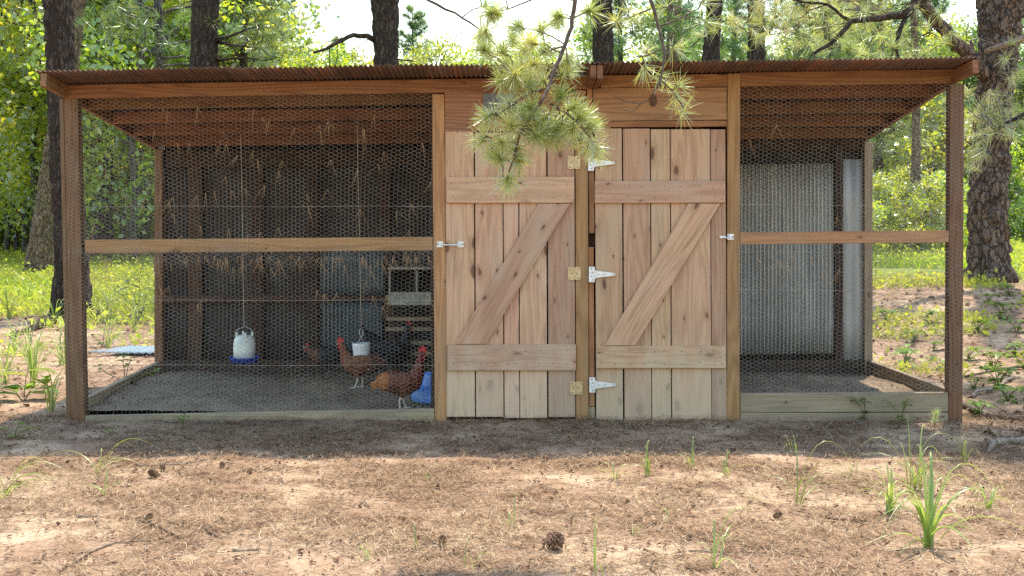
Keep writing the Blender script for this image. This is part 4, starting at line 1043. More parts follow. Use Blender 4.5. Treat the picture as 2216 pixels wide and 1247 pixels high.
near_pine(26.0, [(604, 52, 122), (540, 62, 120), (430, 80, 128), (330, 95, 140), (150, 128, 168), (0, 150, 186)], M['bark_lit'], 'sunlit pine leaning right behind the left corner', 2.2, hc, 0.03, 0.10, 0.35)
t3, s3 = near_pine(25.0, [(610, 334, 362), (150, 337, 356), (0, 333, 351), (-60, 331, 349)], M['bark_grey'], 'thin pine with bare whorled branches above the left roof', 3.1, hc, 0.012, 0.06, 0.3, 28, 0.06)
def limb(tree, pix, d0, rads, name='limb', mat='bark', d1=None, seed=0, twigs=0):
    d1 = d0 if d1 is None else d1; n_ = len(pix)
    pts = [at(px, py, d0 + (d1 - d0) * i / (n_ - 1)) for i, (px, py) in enumerate(pix)]
    wp = wiggle(pts, 0.035, 3, seed); rr = [rads[0] + (rads[1] - rads[0]) * i / (len(wp) - 1) for i in range(len(wp))]
    m_ = MB(); m_.tube(wp, rr, 9)
    rg = random.Random(seed + 5)
    for k in range(twigs):
        i = rg.randrange(2, len(wp)); b0 = wp[i]; dd = Vector((rg.gauss(0, 1), rg.gauss(0, 1), rg.gauss(-0.3, 0.7))).normalized() * rg.uniform(0.25, 0.7)
        m_.tube(wiggle([b0, b0 + dd * .5, b0 + dd + Vector((0, 0, -0.06))], 0.12, 2, seed * 9 + k), [0.010, 0.008, 0.006, 0.005, 0.003], 5, cap=False)
    m_.build(name, M[mat], tree, Matrix.Identity(4), smooth=True)
    return wp
for k, pix in enumerate((((345, 85), (385, 60), (432, 42)), ((345, 75), (300, 40), (262, 22)), ((347, 100), (380, 92), (430, 85)), ((346, 122), (300, 100), (280, 84)), ((347, 128), (400, 122), (440, 128)), ((344, 30), (410, 14), (470, 6)), ((344, 28), (290, 5), (250, 10)), ((347, 145), (395, 138), (430, 140)))):
    limb(t3, pix, 25.0, (0.035, 0.010), 'limb', 'bark_grey', 24.2 if k % 2 else 25.6, k, 3)
t4, s4 = near_pine(20.5, [(645, 398, 482), (150, 410, 470), (90, 414, 470), (0, 416, 473), (-60, 417, 472)], M['bark'], 'stout dark pine trunk rising behind the left pen roof', 4.7, hc2, 0.03)
for k, pix in enumerate((((472, 85), (520, 70), (560, 55)), ((472, 92), (530, 100), (575, 104)), ((471, 130), (520, 126), (570, 132)))):
    limb(t4, pix, 20.5, (0.03, 0.008), 'limb', 'bark', 20.0, 30 + k, 5)
t5, s5 = near_pine(21.0, [(640, 806, 872), (150, 810, 862), (90, 809, 861), (0, 803, 862), (-60, 801, 861)], M['bark'], 'dark pine trunk with one long bent bare limb, left of centre', 5.9, hc2, 0.03)
limb(t5, ((812, 88), (795, 78), (765, 76), (730, 92), (705, 106), (678, 114)), 21.0, (0.055, 0.020), 'limb', 'bark', 20.4, 7, 6)
limb(t5, ((860, 128), (890, 132), (905, 134)), 21.0, (0.014, 0.004), 'limb', 'bark', 20.8, 8, 1)
near_pine(24.0, [(615, 1280, 1332), (140, 1284, 1328), (60, 1283, 1326), (0, 1282, 1324), (-60, 1281, 1323)], M['bark'], 'grey-brown pine trunk behind the hanging boughs at the centre', 6.1, hc, 0.024)
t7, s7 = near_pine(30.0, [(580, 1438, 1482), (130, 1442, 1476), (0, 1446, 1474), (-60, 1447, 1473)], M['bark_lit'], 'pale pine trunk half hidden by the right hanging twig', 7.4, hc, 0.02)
near_pine(23.0, [(620, 1500, 1560), (140, 1518, 1556), (60, 1526, 1560), (0, 1530, 1564), (-60, 1533, 1565)], M['bark'], 'dark leaning pine trunk, left one of the two above the right door', 8.8, hc, 0.022)
near_pine(24.0, [(615, 1612, 1664), (140, 1617, 1656), (60, 1619, 1656), (0, 1618, 1654), (-60, 1617, 1653)], M['bark'], 'straight brown pine trunk above the right pen', 9.9, hc, 0.022)
t10, s10 = near_pine(17.5, [(607, 2086, 2190), (560, 2098, 2182), (450, 2098, 2178), (330, 2107, 2182), (200, 2116, 2192), (100, 2122, 2200), (0, 2118, 2214), (-60, 2116, 2216)], M['bark_red'], 'massive pine with thick plated bark right of the coop', 10.3, hc2, 0.05, 0.15, 0.5, 110, 0.022, 0.22)
limb(t10, ((2135, 165), (2098, 122), (2060, 85), (2015, 35), (1985, -5), (1960, -40)), 17.4, (0.105, 0.075), 'limb', 'bark_red', 16.4, 40, 5)
limb(t10, ((1960, -40), (2000, -2), (1965, 28), (1905, 40), (1842, 46), (1800, 92), (1762, 116)), 16.4, (0.07, 0.018), 'limb', 'bark', 15.6, 41, 12)
limb(t10, ((1975, 12), (1950, 60), (1940, 110), (1945, 150)), 16.2, (0.035, 0.012), 'limb', 'bark', 15.7, 42, 6)
limb(t10, ((1842, 46), (1790, 10), (1740, 5), (1700, -5)), 15.9, (0.022, 0.010), 'limb', 'bark', 15.7, 43, 6)
limb(t10, ((2240, 70), (2190, 92), (2130, 112)), 16.6, (0.05, 0.030), 'dead_limb', 'stick', 16.9, 44, 3)
limb(t10, ((2240, 232), (2180, 265), (2120, 300), (2088, 320)), 15.6, (0.030, 0.008), 'limb', 'bark', 15.3, 45, 8)
limb(t10, ((2105, 110), (2100, 88), (2108, 100)), 17.2, (0.03, 0.008), 'dead_limb', 'stick', 17.1, 46, 1)
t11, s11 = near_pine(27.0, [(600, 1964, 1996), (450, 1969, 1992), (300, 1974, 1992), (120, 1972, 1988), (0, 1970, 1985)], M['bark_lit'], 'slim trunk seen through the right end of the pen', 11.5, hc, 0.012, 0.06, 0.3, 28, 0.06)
# needle boughs on the big right pine and the thin left ones
def bough(tree, cpx, d, rpx, count, seed, mat='needle', nl=0.19, nw=0.005, per=34):
    rng = np.random.default_rng(seed); C, A = [], []
    for i in range(count):
        px = rng.normal(cpx[0], rpx[0]); py = rng.normal(cpx[1], rpx[1]); p = at(px, py, d + rng.normal(0, 0.5)); C.append(tuple(p)); A.append(rng.normal(size=3) + np.array([0, -0.1, -0.2]))
    V, Q, vr = tufts(C, A, per, nl, nw, 0.7, rng, 0.15, 2)
    m_ = MB()
    hub = Vector(C[0])
    for c in C[::2]:
        c = Vector(c); m_.tube(wiggle([c, c.lerp(hub, 0.25) + Vector((0, 0, 0.08)), c.lerp(hub, 0.5)], 0.06, 2, seed), [0.004, 0.005, 0.006, 0.007, 0.008], 4, cap=False)
    b_o = link(bpy.data.objects.new('bough', np_mesh('bough', V, Q, M[mat], vr)), tree, Matrix.Identity(4))
    m_.build('twigs', M['twig'], b_o, Matrix.Identity(4))
for args in (((1640, 45), 17.0, (75, 35), 36, 1), ((1750, 60), 17.0, (70, 40), 44, 2), ((1860, 75), 16.6, (60, 35), 40, 3), ((1960, 90), 16.6, (50, 35), 30, 4), ((1830, 10), 16.4, (90, 18), 34, 5),
             ((2150, 245), 15.6, (38, 28), 34, 6), ((2110, 300), 15.5, (22, 30), 18, 7), ((2205, 180), 16.0, (18, 40), 12, 8)):
    bough(t10, *args)
bough(t4, (560, 80), 20.6, (55, 40), 36, 11, 'far_needle', 0.24, 0.008)
bough(t3, (240, 40), 24.5, (60, 35), 40, 12, 'far_needle', 0.26, 0.010); bough(t3, (400, 70), 24.5, (60, 40), 40, 13, 'far_needle', 0.26, 0.010)
bough(t7, (1500, 70), 29.0, (90, 50), 60, 14, 'far_needle', 0.28, 0.012)

# ------------------------------------------------------------------ hanging pine boughs in front of the coop
def hanging(name, label, stems, tuft_px, d, seed, per=105, extra=None):
    ks = d / 7.35; nl = 0.125 * ks
    rng = np.random.default_rng(seed); rg = random.Random(seed)
    top = at(*stems[0][0][0], d)
    t_ = thing(name, top, label, 'pine branch')
    m_ = MB(); allp = []
    for pix, r0, r1, dd in stems:
        pts = [at(px, py, d + dd * i / max(1, len(pix) - 1)) for i, (px, py) in enumerate(pix)]
        wp = wiggle(pts, 0.03, 3, seed + len(allp)); allp += wp
        m_.tube(wp, [(r0 + (r1 - r0) * i / (len(wp) - 1)) * ks for i in range(len(wp))], 8)
    C, A = [], []
    tw = MB()
    for (px, py, dz) in tuft_px:
        c = at(px, py, d + dz * 0.8); near = min(allp, key=lambda q_: (q_ - c).length)
        ax = (c - near); ax = ax.normalized() if ax.length > 0.02 else Vector((rg.gauss(0, 1), rg.gauss(0, .6), rg.gauss(0, 1))).normalized()
        tw.tube(wiggle([near, near.lerp(c, 0.5) + Vector((0, 0, 0.015)), c], 0.08, 2, int(px)), [0.0045 * ks, 0.004 * ks, 0.0035 * ks, 0.003 * ks, 0.003 * ks], 5, cap=False)
        C.append(tuple(c + ax * 0.005)); A.append(tuple(ax * 0.8 + Vector((0, -0.15, -0.1))))
    m_.build('stem', M['twig'], t_, Matrix.Identity(4), smooth=True)
    tw.build('twigs', M['twig'], t_, Matrix.Identity(4))
    V, Q, vr = tufts(C, A, per, nl, 0.0042 * ks, 0.95, rng, 0.10, 2)
    link(bpy.data.objects.new('needles', np_mesh('needles', V, Q, M['needle'], vr)), t_, Matrix.Identity(4))
    return t_
T1 = [(1044, 303, 0), (1069, 253, .05), (1105, 272, -.05), (1083, 344, -.08), (1122, 346, .03), (1100, 392, 0), (1115, 322, .06), (1278, 313, 0), (1266, 255, .05), (1240, 233, 0), (1206, 298, .08), (1163, 296, -.05),
      (1134, 284, .02), (1211, 209, -.03), (1088, 176, .05), (1148, 190, .03), (1223, 156, 0), (1240, 279, -.04), (1184, 255, .03), (1148, 233, -.06), (1200, 270, .1), (1225, 262, .12), (1170, 265, .1), (1128, 250, .1), (1100, 225, .08), (1120, 168, .05), (1175, 175, .1), (1066, 325, .02), (1290, 326, .05), (1255, 300, .08)]
rg = random.Random(12)
T1 += [(rg.uniform(1030, 1330), rg.uniform(-40, 120), rg.uniform(-.25, .3)) for _ in range(16)]
T1 += [(max(1035, min(1310, rg.gauss(1165, 62))), rg.gauss(262, 42), rg.uniform(-.1, .2)) for _ in range(12)]
T1 += [(rg.uniform(1090, 1230), rg.uniform(90, 170), rg.uniform(-.1, .2)) for _ in range(9)]
S1 = [(((1262, -260), (1250, -120), (1245, 0), (1237, 60), (1215, 115), (1200, 152), (1185, 195), (1168, 225)), 0.014, 0.009, -0.3),
      (((1168, 225), (1140, 268), (1122, 300), (1112, 345), (1100, 375)), 0.010, 0.004, 0.0),
      (((1190, 225), (1225, 245), (1258, 272), (1280, 305)), 0.007, 0.004, 0.0), (((1185, 192), (1150, 200), (1118, 222), (1075, 250)), 0.006, 0.003, 0.0),
      (((1222, 100), (1180, 112), (1130, 140), (1090, 170)), 0.006, 0.003, 0.1), (((1168, 225), (1150, 250), (1105, 285), (1060, 300)), 0.005, 0.003, 0.0),
      (((1240, 40), (1290, 20), (1340, -20)), 0.006, 0.004, 0.2), (((1246, 0), (1180, -10), (1100, 20), (1040, 35)), 0.007, 0.003, 0.1)]
hanging('pine_branch', 'drooping sunlit pine branch with needle tufts hanging before the left door', S1, T1, 5.4, 3, per=135)
hanging('pine_branch', 'thin bare twig slanting across the sky left of the drooping branch', [(((860, -160), (925, 0), (985, 28), (1035, 62), (1082, 108)), 0.011, 0.003, -0.1), (((1000, 38), (1025, 20), (1050, 12)), 0.004, 0.002, 0.0)],
        [(1050, 10, 0), (1075, 30, 0.05), (1030, -20, 0)], 5.6, 8, per=50)
T2 = [(1395, 152, 0), (1452, 128, .05), (1462, 105, 0), (1488, 158, -.05), (1462, 212, 0), (1478, 240, 0), (1400, 108, .05), (1368, 122, 0), (1425, 165, 0), (1440, 180, .05), (1380, 178, .05), (1470, 185, .03)]
T2 = [t_ for k_, t_ in enumerate(T2) if k_ not in (1, 3, 7, 10)]
T2 += [(rg.uniform(1300, 1540), rg.uniform(-60, 60), rg.uniform(-.2, .3)) for _ in range(8)]
S2 = [(((1392, -260), (1400, -120), (1408, 0), (1425, 58), (1438, 110), (1432, 160), (1428, 188)), 0.014, 0.005, -0.2), (((1430, 175), (1455, 195), (1478, 232)), 0.005, 0.003, 0.0),
      (((1432, 160), (1420, 190), (1413, 208)), 0.005, 0.004, 0.0), (((1413, 212), (1385, 225), (1350, 218), (1322, 206)), 0.004, 0.002, 0.0), (((1388, 224), (1370, 242), (1340, 238)), 0.003, 0.0015, 0.0),
      (((1425, 58), (1470, 40), (1510, 20)), 0.005, 0.003, 0.1), (((1408, 20), (1360, 40), (1320, 60)), 0.005, 0.003, 0.1), (((1437, 105), (1400, 120), (1370, 125)), 0.004, 0.003, 0.0)]
h2 = hanging('pine_branch', 'sparser pine twig with a cone hanging over the right header', S2, T2, 5.5, 4, per=38)

def cone_mesh(L=0.085, Wd=0.06, ns=90, seed=1):
    m_ = MB(); ellips(m_, (0, 0, 0), (Wd * 0.28, Wd * 0.28, L * 0.46), 10, 8); rr = random.Random(seed)
    for i in range(ns):
        f_ = (i + 0.5) / ns; an = i * 2.39996; z = -L * 0.45 + L * 0.9 * f_
        r0 = Wd * 0.22 * math.sin(math.pi * (0.12 + 0.8 * f_)) ; r1 = Wd * 0.52 * math.sin(math.pi * (0.16 + 0.76 * f_)) ** 0.7 * rr.uniform(0.9, 1.08)
        ca, sa = math.cos(an), math.sin(an); lift = 0.007 * (f_ * 2 - 0.4); wd = 0.0085
        b0 = Vector((ca * r0, sa * r0, z)); e = Vector((ca * r1, sa * r1, z + lift)); s_ = Vector((-sa, ca, 0)) * wd; up = Vector((0, 0, 0.0028))
        m_.add([b0 - s_ * .5, b0 + s_ * .5, e + s_ * .75, e + Vector((ca, sa, 0.3)) * 0.004, e - s_ * .75, b0 + up, e + up * 1.6], [(0, 1, 5), (1, 2, 6, 5), (2, 3, 6), (3, 4, 6), (4, 0, 5, 6), (0, 4, 3, 2, 1)])
    return m_.mesh('pine_cone', M['cone'])
cm_ = cone_mesh()
p = at(1413, 217, 5.5); link(bpy.data.objects.new('cone', cm_), h2, Matrix.Translation(p) @ Matrix.Rotation(R(165), 4, 'X') @ Matrix.Scale(0.62, 4))
# cones on the ground
for px, py, sc, lb in ((1198, 1188, 1.35, 'largest pine cone, lying at the bottom centre of the picture'), (332, 1035, 1.15, 'pale weathered pine cone left of centre beside a smaller one'), (352, 1020, 0.8, 'small pine cone just behind the pale weathered one'),
        (481, 1012, 0.75, 'pine cone alone in front of the left pen'), (540, 1027, 0.7, 'reddish pine cone lying flat right of the lone one'), (1181, 999, 0.75, 'dark pine cone in front of the centre posts'),
        (322, 1127, 0.75, 'dark cone still attached beside a forked twig'), (1491, 1168, 0.6, 'small dark cone at the lower right of centre'), (1682, 1124, 0.8, 'pine cone in the shade below the arching grass'), (958, 1179, 0.85, 'squat cone left of the largest one'), (1357, 1090, 0.5, 'tiny brown cone in the sunlit needles right of centre')):
    p = G(px, py); o = bpy.data.objects.new('pine_cone', cm_)
    link(o, None, Matrix.Translation(p + Vector((0, 0, 0.022 * sc))) @ Matrix.Rotation(random.uniform(0, 6), 4, 'Z') @ Matrix.Rotation(R(random.uniform(60, 100)), 4, 'X') @ Matrix.Scale(sc * (0.9 if sc > 1.3 else 0.6), 4))
    tag(o, lb, 'pine cone', 'fallen pine cones')

# ------------------------------------------------------------------ sticks, roots, scrap
def stick(pix, r0, r1, label, name='fallen_stick', mat='stick', forks=(), cat='stick', lift=0.0):
    base = G(*pix[0]); t_ = []
    m_ = MB()
    def path(pp, ra, rb):
        pts = [G(px, py) + Vector((0, 0, ra * 0.8 + lift)) for px, py in pp]; wp = wiggle(pts, 0.03, 3, int(pp[0][0])); m_.tube(wp, [ra + (rb - ra) * i / (len(wp) - 1) for i in range(len(wp))], 7)
    path(pix, r0, r1)
    for f_ in forks: path(f_, r1 * 1.1, r1 * 0.6)
    mw = Matrix.Translation(base); inv = mw.inverted(); m_.v = [tuple(inv @ Vector(v)) for v in m_.v]
    return tag(m_.build(name, M[mat], None, mw, smooth=True), label, cat)
stick(((165, 1122), (212, 1118), (210, 1140)), 0.006, 0.004, 'small angular grey twig at the lower left', forks=(((165, 1122), (166, 1128)),))
stick(((297, 1130), (330, 1138), (385, 1164)), 0.008, 0.004, 'dark forked twig beside a cone at the lower left', mat='twig', forks=(((330, 1138), (318, 1124)),))
stick(((158, 1222), (200, 1195), (250, 1176), (335, 1172)), 0.006, 0.003, 'long thin curved stick at the lower left', forks=(((200, 1195), (150, 1200)),))
stick(((432, 1138), (455, 1156), (478, 1168)), 0.007, 0.004, 'short dark stick right of the forked twig', mat='twig', forks=(((365, 1132), (398, 1140)),))
stick(((290, 1010), (400, 1006), (470, 990)), 0.006, 0.004, 'pale straight stick behind the weathered cones')
stick(((503, 1194), (560, 1192)), 0.008, 0.006, 'stubby brown stick left of the bottom centre')
stick(((1490, 1194), (1540, 1196), (1660, 1198)), 0.004, 0.003, 'thin straight stick at the bottom right of centre')
stick(((1785, 1122), (1880, 1130)), 0.007, 0.005, 'dark stick lying by the tall grass clump', mat='twig')
stick(((2140, 968), (2185, 962), (2260, 952)), 0.024, 0.019, 'peeling grey branch lying right of the coop corner', name='fallen_branch', forks=(((2150, 966), (2140, 985)),))
stick(((2075, 882), (2130, 905), (2260, 912)), 0.022, 0.018, 'dark rotten branch on the ground right of the corner post', name='fallen_branch', mat='twig')
stick(((2105, 862), (2150, 840), (2190, 822)), 0.016, 0.012, 'grey fallen branch among leaves at the right edge', name='fallen_branch')
stick(((2090, 818), (2140, 806), (2220, 796)), 0.012, 0.010, 'dark thin branch behind the grey one at the right', name='fallen_branch', mat='twig')
# scrap sheet lying left of the pen
c = G(285, 772); t_ = []
n_ = 60; V = []
for y in (0, 0.15, 0.3, 0.45, 0.6):
    for i in range(n_):
        x = -0.5 + 1.0 * i / (n_ - 1); V.append((x * 0.85 + y * 0.3, y, 0.035 + 0.007 * math.sin(y * 90) * 0 + 0.006 * math.cos(x * 75) + 0.02 * x * x))
k0 = (np.arange(4)[:, None] * n_ + np.arange(n_ - 1)[None]).ravel()
M['scrap'] = sheet_mat('scrap_sheet', (0.11, 0.16, 0.19), (0.17, 0.23, 0.26), (0.17, 0.07, 0.035), 0.9, 0.8, 0.0, (3, 3, 3))
o = link(bpy.data.objects.new('scrap_sheet', np_mesh('scrap_sheet', np.array(V), np.stack([k0, k0 + 1, k0 + n_ + 1, k0 + n_], -1), M['scrap'], smooth=True)), None, Matrix.Translation(c) @ Matrix.Rotation(R(-6), 4, 'Z'))
sm = o.modifiers.new('thick', 'SOLIDIFY'); sm.thickness = 0.002
tag(o, 'blue-grey rusty corrugated scrap sheet lying on the ground left of the pen', 'metal sheet')

# ------------------------------------------------------------------ small plants
def grass_clump(p, blades, label, group, seed, name='grass_clump', width=0.012):
    blades = [(az, h * 1.15, rch * 1.25 + 0.02) for az, h, rch in blades]; width *= 0.62
    blades = blades + [(az + 50 + 90 * (i % 3), h * 0.6, rch * 1.1 + 0.03) for i, (az, h, rch) in enumerate(blades) if i % 2]
    """blades: (lean azimuth deg, height, reach) per blade"""
    t_ = []
    m_ = MB(); rg = random.Random(seed)
    for az, h, rch in blades:
        a = R(az); b0 = Vector((rg.gauss(0, 0.012), rg.gauss(0, 0.012), 0.0)); dx = Vector((math.cos(a), math.sin(a), 0)); sd = Vector((-math.sin(a), math.cos(a), 0))
        vs = []; n__ = 9; wd = width * rg.uniform(0.7, 1.2); tw = rg.uniform(-0.6, 0.6)
        for i in range(n__ + 1):
            f_ = i / n__; x = rch * (f_ ** 1.4); lm_ = min(0.85, 0.5 + 0.32 * rch / h); z = h * math.sin(math.pi * lm_ * f_)
            c_ = b0 + dx * x + Vector((0, 0, z)); w_ = wd * (0.35 + 0.65 * math.sin(math.pi * min(1, f_ + 0.18))) * (1 - f_ ** 4) + 0.0006
            s_ = (sd * math.cos(tw * f_) + Vector((0, 0, 1)) * math.sin(tw * f_)) * w_ * 0.5; nn = Vector((0, 0, 1)) * w_ * 0.22
            vs += [c_ - s_ + nn, c_ - nn * 0.3, c_ + s_ + nn]
        fs = []
        for i in range(n__): fs += [(3 * i, 3 * i + 1, 3 * i + 4, 3 * i + 3), (3 * i + 1, 3 * i + 2, 3 * i + 5, 3 * i + 4)]
        m_.add(vs, fs)
    me = m_.mesh('blades', M['clump'], True); at_ = me.attributes.new('var', 'FLOAT', 'POINT')
    at_.data.foreach_set('value', np.repeat(np.array([rg.random() * (1.0 if rg.random() < .25 else .6) for _ in blades], dtype=np.float32), 30))
    o_ = bpy.data.objects.new(name, me); link(o_, None, Matrix.Translation(p)); return tag(o_, label, 'grass', group)
GG = 'grass clumps in the needle litter'
def rb(n_, h, rch, seed, az=None):
    rg_ = random.Random(seed); return [(rg_.uniform(0, 360) if az is None else rg_.choice(az) + rg_.uniform(-25, 25), h * rg_.uniform(0.55, 1.1), rch * rg_.uniform(0.4, 1.1)) for _ in range(n_)]
grass_clump(G(8, 1078), [(0, 0.17, 0.20), (10, 0.15, 0.28), (-8, 0.11, 0.26), (5, 0.10, 0.20), (-15, 0.08, 0.24), (20, 0.13, 0.16), (160, 0.15, 0.2), (185, 0.12, 0.2), (-5, 0.06, 0.15)], 'arching pale grass clump cut by the left edge', GG, 1, width=0.013)
grass_clump(G(212, 1030), [(0, 0.16, 0.17), (15, 0.17, 0.27), (-20, 0.10, 0.13), (5, 0.08, 0.19), (100, 0.12, 0.05)], 'long arching grass blades in front of the left pen', GG, 2)
grass_clump(G(225, 1074), [(80, 0.115, 0.02), (0, 0.06, 0.13), (170, 0.03, 0.03)], 'tiny grass sprout below the arching blades at left', GG, 3)
grass_clump(G(1328, 1036), [(170, 0.07, 0.06), (20, 0.06, 0.08), (100, 0.07, 0.02), (200, 0.05, 0.07), (340, 0.03, 0.06)], 'low grass rosette in front of the right door', GG, 4)
grass_clump(G(1402, 1030), [(60, 0.16, 0.03), (110, 0.14, 0.02), (185, 0.05, 0.11), (80, 0.12, 0.01)], 'upright pale grass shoot right of the low rosette', GG, 5, width=0.016)
grass_clump(G(1494, 1010), [(70, 0.14, 0.03), (95, 0.08, 0.02), (150, 0.05, 0.06)], 'upright shoot near the foot of the right door post', GG, 6)
grass_clump(G(1572, 1032), [(60, 0.11, 0.04), (100, 0.08, 0.01)], 'single grass shoot standing in bare sand', GG, 7, width=0.014)
grass_clump(G(1728, 1095), [(175, 0.16, 0.09), (5, 0.18, 0.18), (10, 0.14, 0.26), (0, 0.10, 0.22), (20, 0.12, 0.15), (80, 0.22, 0.06), (350, 0.07, 0.12), (15, 0.26, 0.26)], 'arching grass clump in front of the right sill', GG, 8)
grass_clump(G(1925, 1112), rb(9, 0.17, 0.13, 9) + [(100, 0.20, 0.03), (80, 0.18, 0.04), (170, 0.10, 0.14)], 'dense bright grass clump left of the tallest one', GG, 9, width=0.016)
grass_clump(G(2010, 1185), [(10, 0.30, 0.26), (75, 0.33, 0.14), (165, 0.26, 0.18), (20, 0.20, 0.36), (200, 0.06, 0.24), (150, 0.30, 0.10), (-10, 0.12, 0.30), (85, 0.26, 0.04), (30, 0.24, 0.14), (100, 0.36, 0.06), (190, 0.15, 0.2), (0, 0.08, 0.2)] + rb(5, 0.24, 0.32, 77), 'tallest bright grass clump at the lower right', GG, 10, width=0.020)
grass_clump(G(1975, 1062), [(170, 0.23, 0.24), (10, 0.25, 0.26), (95, 0.33, 0.03), (40, 0.18, 0.2), (60, 0.28, 0.1), (180, 0.12, 0.12), (350, 0.15, 0.28), (110, 0.2, 0.05)] + rb(4, 0.2, 0.26, 78), 'grass clump with long nodding blades in the shade edge', GG, 11)
grass_clump(G(2135, 1105), rb(7, 0.10, 0.12, 12), 'low spreading grass at the right in the shade', GG, 12)
grass_clump(G(1545, 1228), [(30, 0.10, 0.10), (160, 0.08, 0.07), (80, 0.16, 0.05), (10, 0.2, 0.16), (190, 0.04, 0.08)], 'pale grass clump at the bottom right of centre', GG, 13)
grass_clump(G(1105, 1146), [(80, 0.13, 0.02), (100, 0.06, 0.02)], 'thin upright sprout above the largest cone', GG, 14, width=0.007)
grass_clump(G(1287, 1246), [(85, 0.19, 0.02), (100, 0.09, 0.02)], 'single tall blade at the bottom centre right', GG, 15, width=0.009)
grass_clump(G(2088, 1000), rb(5, 0.15, 0.05, 16), 'wispy grass by the right corner post shadow', GG, 16)
grass_clump(G(1720, 985), rb(4, 0.10, 0.03, 17), 'wispy shoots in the shade of the right pen', GG, 17, width=0.007)
for i, (px, py, h) in enumerate(((905, 1190, .08), (800, 1215, .07), (1020, 1232, .1), (1630, 1090, .06), (1840, 1030, .1), (930, 1040, .05), (1370, 1160, .05), (1440, 1130, .06))):
    grass_clump(G(px, py), rb(4, h, h * 0.8, 40 + i), 'faint small tuft of thin grass in the litter', 'faint grass tufts', 60 + i, 'grass_tuft', 0.005)
# left yard grass clumps
for i, (px, py, h, n__) in enumerate(((72, 835, 0.42, 16), (65, 800, 0.36, 12), (135, 790, 0.32, 12), (30, 765, 0.3, 10), (110, 892, 0.25, 10), (235, 760, 0.28, 10), (290, 720, 0.45, 10), (330, 690, 0.6, 8), (10, 830, 0.3, 10), (20, 690, 0.4, 14), (60, 660, 0.4, 14), (235, 700, .35, 10), (120, 700, .3, 8))):
    grass_clump(G(px, py), rb(n__, h, h * 0.9, 80 + i), 'long-bladed grass clump in the yard left of the coop', 'grass clumps left of the coop', 100 + i, width=0.016)

def leafy(p, stems, leaf, label, group, seed, cat='plant', name='leafy_plant', mat='weed'):
    """stems: (azimuth, height, reach, leaves)"""
    rg_ = random.Random(seed); t_ = thing(name, p, label, cat, group); mw = W[t_.name]
    st = MB(); V = []; Q = []; var = []
    lf = MB(); vals = []
    for az, h, rch, nl_ in stems:
        a = R(az); dx = Vector((math.cos(a), math.sin(a), 0)); tip = dx * rch + Vector((0, 0, h))
        pts = [Vector((0, 0, -0.01)), dx * rch * 0.3 + Vector((0, 0, h * 0.55)), tip]; st.tube(wiggle(pts, 0.05, 2, seed), [0.0045, 0.004, 0.0035, 0.003, 0.002], 5)
        for k in range(nl_):
            f_ = (k + 1) / nl_; b0 = pts[1].lerp(pts[2], f_) if f_ > 0.4 else pts[0].lerp(pts[1], f_ * 2)
            an = a + 2.4 * k + rg_.uniform(-.4, .4); L = leaf * rg_.uniform(0.65, 1.15); d_ = Vector((math.cos(an), math.sin(an), rg_.uniform(-0.1, 0.5))).normalized(); s_ = d_.cross(Vector((0, 0, 1))).normalized()
            n2 = s_.cross(d_); w_ = L * 0.24
            vs = []
            for i, (u_, ww) in enumerate(((0.0, 0.1), (0.25, 0.8), (0.55, 1.0), (0.8, 0.6), (1.0, 0.03))):
                c_ = b0 + d_ * L * u_ + Vector((0, 0, -0.25 * L * u_ * u_)); vs += [c_ - s_ * w_ * ww + n2 * w_ * 0.25 * ww, c_, c_ + s_ * w_ * ww + n2 * w_ * 0.25 * ww]
            fs = []
            for i in range(4): fs += [(3 * i, 3 * i + 1, 3 * i + 4, 3 * i + 3), (3 * i + 1, 3 * i + 2, 3 * i + 5, 3 * i + 4)]
            if leaf >= 0.2:                       # big leaves are pieces of their own
                one = MB(); one.add(vs, fs); me = one.mesh('leaf', M[mat], True); at_ = me.attributes.new('var', 'FLOAT', 'POINT'); at_.data.foreach_set('value', np.full(15, rg_.random() * 0.9, dtype=np.float32))
                link(bpy.data.objects.new('leaf', me), t_, mw); continue
            lf.add(vs, fs); vals += [rg_.random() * 0.9] * 15
    st.build('stem', M['weed_stem'], t_, mw)
    if leaf >= 0.2: return t_
    me = lf.mesh('leaves', M[mat], True); at_ = me.attributes.new('var', 'FLOAT', 'POINT'); at_.data.foreach_set('value', np.array(vals, dtype=np.float32))
    link(bpy.data.objects.new('leaves', me), t_, mw); return t_
M['weed_stem'] = simple('weed_stem', (0.13, 0.13, 0.045), 0.8)
leafy(G(52, 868), [(20, 0.16, 0.16, 3), (170, 0.12, 0.22, 3), (80, 0.22, 0.05, 3), (215, 0.10, 0.18, 2), (340, 0.13, 0.2, 2)], 0.24, 'broad-leaved bright green plant at the left edge', None, 3)
leafy(G(300, 700), [(80, 0.75, 0.10, 12), (160, 0.6, 0.2, 9), (20, 0.55, 0.25, 9), (200, 0.4, 0.25, 7)], 0.16, 'leafy sapling seen through the left end of the pen', None, 5, mat='leaf_dark')
leafy(G(222, 752), [(80, 0.2, 0.05, 6), (10, 0.14, 0.18, 6), (170, 0.12, 0.12, 5)], 0.11, 'dark green weed seen between the corner post and the scrap sheet', None, 6)
leafy(G(270, 850), [(80, 0.26, 0.1, 8), (160, 0.2, 0.25, 8), (20, 0.18, 0.25, 8), (120, 0.3, 0.05, 8)], 0.09, 'wispy green weed in front of the scrap sheet', None, 7)
leafy(G(30, 950), [(60, 0.1, 0.05, 5), (180, 0.07, 0.1, 5), (10, 0.07, 0.12, 5)], 0.07, 'low green weed on the bare ground at far left', None, 8)
leafy(G(395, 918), [(60, 0.06, 0.02, 4), (180, 0.05, 0.04, 4)], 0.05, 'tiny seedling against the left sill', None, 9)
